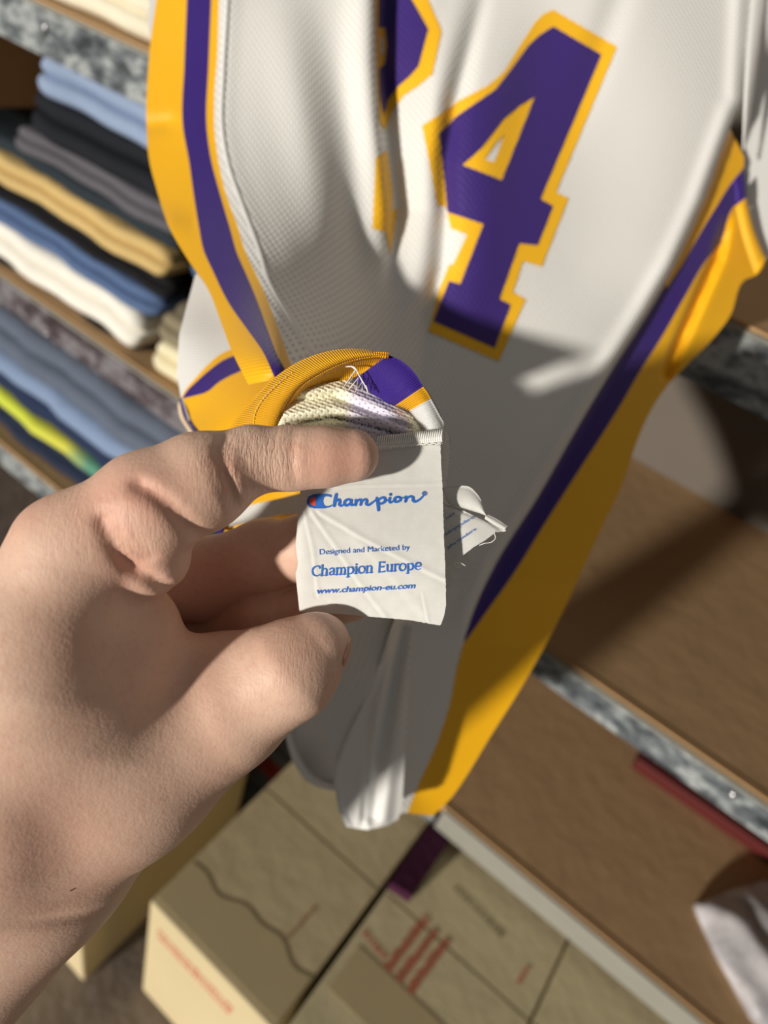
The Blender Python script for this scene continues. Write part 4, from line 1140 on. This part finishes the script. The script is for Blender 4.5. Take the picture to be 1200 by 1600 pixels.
for line, zd, amt, wid in GROOVES:
    gl.append((np.array([cpt(a, b, zd) for a, b in smooth_curve(line, max(6, 3 * len(line)))]), amt, wid))
BULGES = [((55, 815, .200), .0022, .014), ((300, 800, .198), .0012, .010), ((395, 1085, .190), .0015, .018), ((238, 845, .199), .0012, .006), ((255, 875, .199), .0014, .010)]
bl = [(cpt(*c), a, w) for c, a, w in BULGES]


def hand_sdf(P):
    def chain(pr_, k):
        d = d_rc(P, pr_[0])
        for q in pr_[1:]: d = smin(d, d_rc(P, q), k)
        return d
    body = chain(BODY, 0.016)
    body = smin(body, chain(THUMB, 0.010), 0.010)
    idx = chain(INDEX, 0.003)
    fing = smin(chain(MIDDLE, 0.005), chain(RING, 0.005), 0.0015)
    fing = smin(fing, chain(LITTLE, 0.005), 0.0015)
    d = smin(body, fing, 0.006)
    d = smin(d, idx, 0.010)
    d = smin(d, chain(PAD, 0.004), 0.0025)
    d = np.maximum(d, np.maximum(-0.322 - P[:, 0], P[:, 1] - 0.342))          # the arm ends in a clean cut out of view
    for c, a, w in bl:
        d = d - a * np.exp(-((P - c) ** 2).sum(1) / (w * w))
    for line, amt, wid in gl:
        lo, hi = line.min(0) - wid * 4 - 0.012, line.max(0) + wid * 4 + 0.012
        m = np.all((P > lo) & (P < hi), 1)
        if not m.any(): continue
        Q = P[m]; best = np.full(len(Q), 1e9)
        for a, b in zip(line[:-1], line[1:]):
            # depth along the view is loosened so the groove follows the skin
            ba = b - a; pa = Q - a; s = np.array([1, 1, 0.22])
            t = np.clip(((pa * s) @ (ba * s)) / ((ba * s) @ (ba * s) + 1e-12), 0, 1)
            best = np.minimum(best, np.linalg.norm((pa - t[:, None] * ba) * s, axis=1))
        d[m] += amt * np.exp(-(best / wid) ** 2)
    return d


def surface_nets(lo, hi, h):
    n = np.ceil((hi - lo) / h).astype(int) + 1
    ax = [lo[i] + h * np.arange(n[i]) for i in range(3)]
    D = np.empty(n, np.float32); B = 10; r = h * B * 0.5 * 1.75 + 0.006
    for i in range(0, n[0], B):                                  # only the blocks the skin passes through are sampled finely
        for j in range(0, n[1], B):
            kk = np.arange(0, n[2], B)
            cc = np.stack([np.full(len(kk), lo[0] + h * (i + B / 2)), np.full(len(kk), lo[1] + h * (j + B / 2)), lo[2] + h * (kk + B / 2)], 1)
            dc = hand_sdf(cc); near = np.abs(dc) < r
            for k_, v_, q_ in zip(kk, dc, near):
                if not q_: D[i:i + B, j:j + B, k_:k_ + B] = v_
            if near.any():
                ks = np.concatenate([np.arange(k_, min(k_ + B, n[2])) for k_ in kk[near]])
                g = np.stack(np.meshgrid(ax[0][i:i + B], ax[1][j:j + B], ax[2][ks], indexing='ij'), -1)
                D[i:i + B, j:j + B, ks] = hand_sdf(g.reshape(-1, 3)).reshape(g.shape[:3])
    S = D < 0
    c = [S[a:n[0] - 1 + a, b:n[1] - 1 + b, e:n[2] - 1 + e] for a in (0, 1) for b in (0, 1) for e in (0, 1)]
    cnt = sum(x.astype(np.int8) for x in c)
    act = (cnt > 0) & (cnt < 8)
    ids = -np.ones(act.shape, np.int64); ids[act] = np.arange(act.sum())
    ci = np.argwhere(act)
    pos = np.zeros((len(ci), 3)); num_ = np.zeros(len(ci))
    corners = [(a, b, e) for a in (0, 1) for b in (0, 1) for e in (0, 1)]
    for p in corners:
        for q in corners:
            if sum(abs(x - y) for x, y in zip(p, q)) == 1 and p < q:
                i0 = ci + p; i1 = ci + q
                d0 = D[i0[:, 0], i0[:, 1], i0[:, 2]]; d1 = D[i1[:, 0], i1[:, 1], i1[:, 2]]
                m = (d0 < 0) != (d1 < 0)
                t = np.where(m, d0 / (d0 - d1 + 1e-20), 0)[:, None]
                pos += np.where(m[:, None], np.array(p) + t * (np.array(q) - np.array(p)), 0); num_ += m
    V = lo + h * (ci + pos / num_[:, None])
    quads = []
    for axis in range(3):
        o1, o2 = [(1, 2), (2, 0), (0, 1)][axis]
        sl0 = [slice(None)] * 3; sl1 = [slice(None)] * 3
        sl0[axis] = slice(0, -1); sl1[axis] = slice(1, None)
        a, b = S[tuple(sl0)], S[tuple(sl1)]
        e = np.argwhere(a != b)
        e = e[(e[:, o1] > 0) & (e[:, o2] > 0) & (e[:, o1] < n[o1] - 1) & (e[:, o2] < n[o2] - 1)]
        flip = a[e[:, 0], e[:, 1], e[:, 2]]
        def cid(d1, d2):
            x = e.copy(); x[:, o1] -= d1; x[:, o2] -= d2; return ids[x[:, 0], x[:, 1], x[:, 2]]
        q = np.stack([cid(1, 1), cid(0, 1), cid(0, 0), cid(1, 0)], 1)
        q[~flip] = q[~flip][:, ::-1]
        quads.append(q)
    return V, np.concatenate(quads)


lo = np.array([-0.326, -0.046, 0.164]); hi = np.array([0.004, 0.346, 0.430])
Vh, Qh = surface_nets(lo, hi, 0.0015)
for _ in range(3):                                               # settle the vertices on the true surface
    e = 0.0004; d0 = hand_sdf(Vh)
    g = np.stack([hand_sdf(Vh + e * np.eye(3)[i]) - d0 for i in range(3)], 1) / e
    Vh = Vh - g * (d0 / np.maximum((g * g).sum(1), 0.2))[:, None] * 0.9
person = mesh('person', Vh @ RW.T + CAM, Qh, M['skin'], smooth=True)
tag(person, 'bare left hand and forearm holding the white label between index finger and thumb', 'person')
# where the skin is flushed: finger pads, knuckle folds, thumb joint
FL = [((545, 715, .205), .010, 1.0), ((500, 720, .207), .008, .5), ((460, 700, .207), .003, .6), ((352, 730, .200), .006, .5), ((222, 780, .196), .009, .85), ((190, 800, .196), .010, .7), ((60, 815, .198), .008, .5), ((200, 880, .198), .010, .6),
      ((440, 1010, .200), .010, .35), ((360, 1080, .188), .014, .25), ((60, 1320, .205), .030, .25), ((330, 900, .25), .02, .6)]
fl = np.zeros(len(Vh))
for c, w, a in FL: fl = np.maximum(fl, a * np.exp(-((Vh - cpt(*c)) ** 2).sum(1) / (w * w)))
at = person.data.attributes.new('flush', 'FLOAT', 'POINT'); at.data.foreach_set('value', fl.astype(np.float32))
sub = person.modifiers.new('smooth', 'SUBSURF'); sub.levels = 1; sub.render_levels = 1
hc_ = person.data.attributes.new('hand_co', 'FLOAT_VECTOR', 'POINT'); hc_.data.foreach_set('vector', Vh.astype(np.float32).ravel())
WR = [((400, 715, .205), .011, 1.0), ((360, 730, .203), .009, 1.0), ((440, 710, .208), .008, .6), ((215, 825, .196), .010, .5), ((460, 1020, .205), .012, .4), ((120, 800, .19), .012, .3)]
wr_ = np.zeros(len(Vh))
for c_, w_, a_ in WR: wr_ = np.maximum(wr_, a_ * np.exp(-((Vh - cpt(*c_)) ** 2).sum(1) / (w_ * w_)))
wa_ = person.data.attributes.new('wrinkle', 'FLOAT', 'POINT'); wa_.data.foreach_set('value', wr_.astype(np.float32))


def skin_patch(name, c0, t1, t2, rx, ry, mat, lift, power=2.6):
    """a thin curved plate lying on the skin (nail, mole)"""
    n_ = 13; V = []; ok = []
    g = np.linspace(-1, 1, n_); A, B = np.meshgrid(g, g)
    m = np.sqrt(np.clip(1 - 0.5 * B ** 2, 0, 1)); m2 = np.sqrt(np.clip(1 - 0.5 * A ** 2, 0, 1))
    A, B = A * m, B * m2                                         # a square squeezed to a rounded outline
    P = c0 + A.reshape(-1, 1) * rx * t1 + B.reshape(-1, 1) * ry * t2
    for _ in range(6):
        e = 0.0004; d0 = hand_sdf(P)
        g_ = np.stack([hand_sdf(P + e * np.eye(3)[i]) - d0 for i in range(3)], 1) / e
        P = P - g_ * (d0 / np.maximum((g_ * g_).sum(1), 0.2))[:, None]
    g_ /= np.linalg.norm(g_, axis=1)[:, None]
    top = P + g_ * lift; bot = P - g_ * 0.0008
    idx = np.arange(n_ * n_).reshape(n_, n_); fs = []
    for i in range(n_ - 1):
        for j in range(n_ - 1): fs.append((idx[i, j], idx[i, j + 1], idx[i + 1, j + 1], idx[i + 1, j]))
    rim = list(idx[0, :]) + list(idx[1:, -1]) + list(idx[-1, -2::-1]) + list(idx[-2:0:-1, 0])
    k = n_ * n_
    fs += [(rim[(i + 1) % len(rim)], rim[i], rim[i] + k, rim[(i + 1) % len(rim)] + k) for i in range(len(rim))]
    return mesh(name, np.r_[top, bot] @ RW.T + CAM, fs, mat, person)

ax_ = np.array([0.70, -0.62, -0.10]); ax_ /= np.linalg.norm(ax_)
dn = np.array([0.80, 0.45, 0.05]); dn -= ax_ * (dn @ ax_); dn /= np.linalg.norm(dn)
t2_ = np.cross(ax_, dn)
skin_patch('thumbnail', cpt(500, 1004, .2315) + 0.0098 * (0.75 * dn + 0.55 * ax_), ax_, t2_, 0.0068, 0.0066, M['nail'], 0.0004)
skin_patch('mole', cpt(114, 1396, .2100), np.array([1.0, 0.2, 0]), np.array([0, 1.0, 0]), 0.0009, 0.0006, mat_plain('mole_brown', (128, 78, 60), 0.7, 0.05, 100), 0.00015)
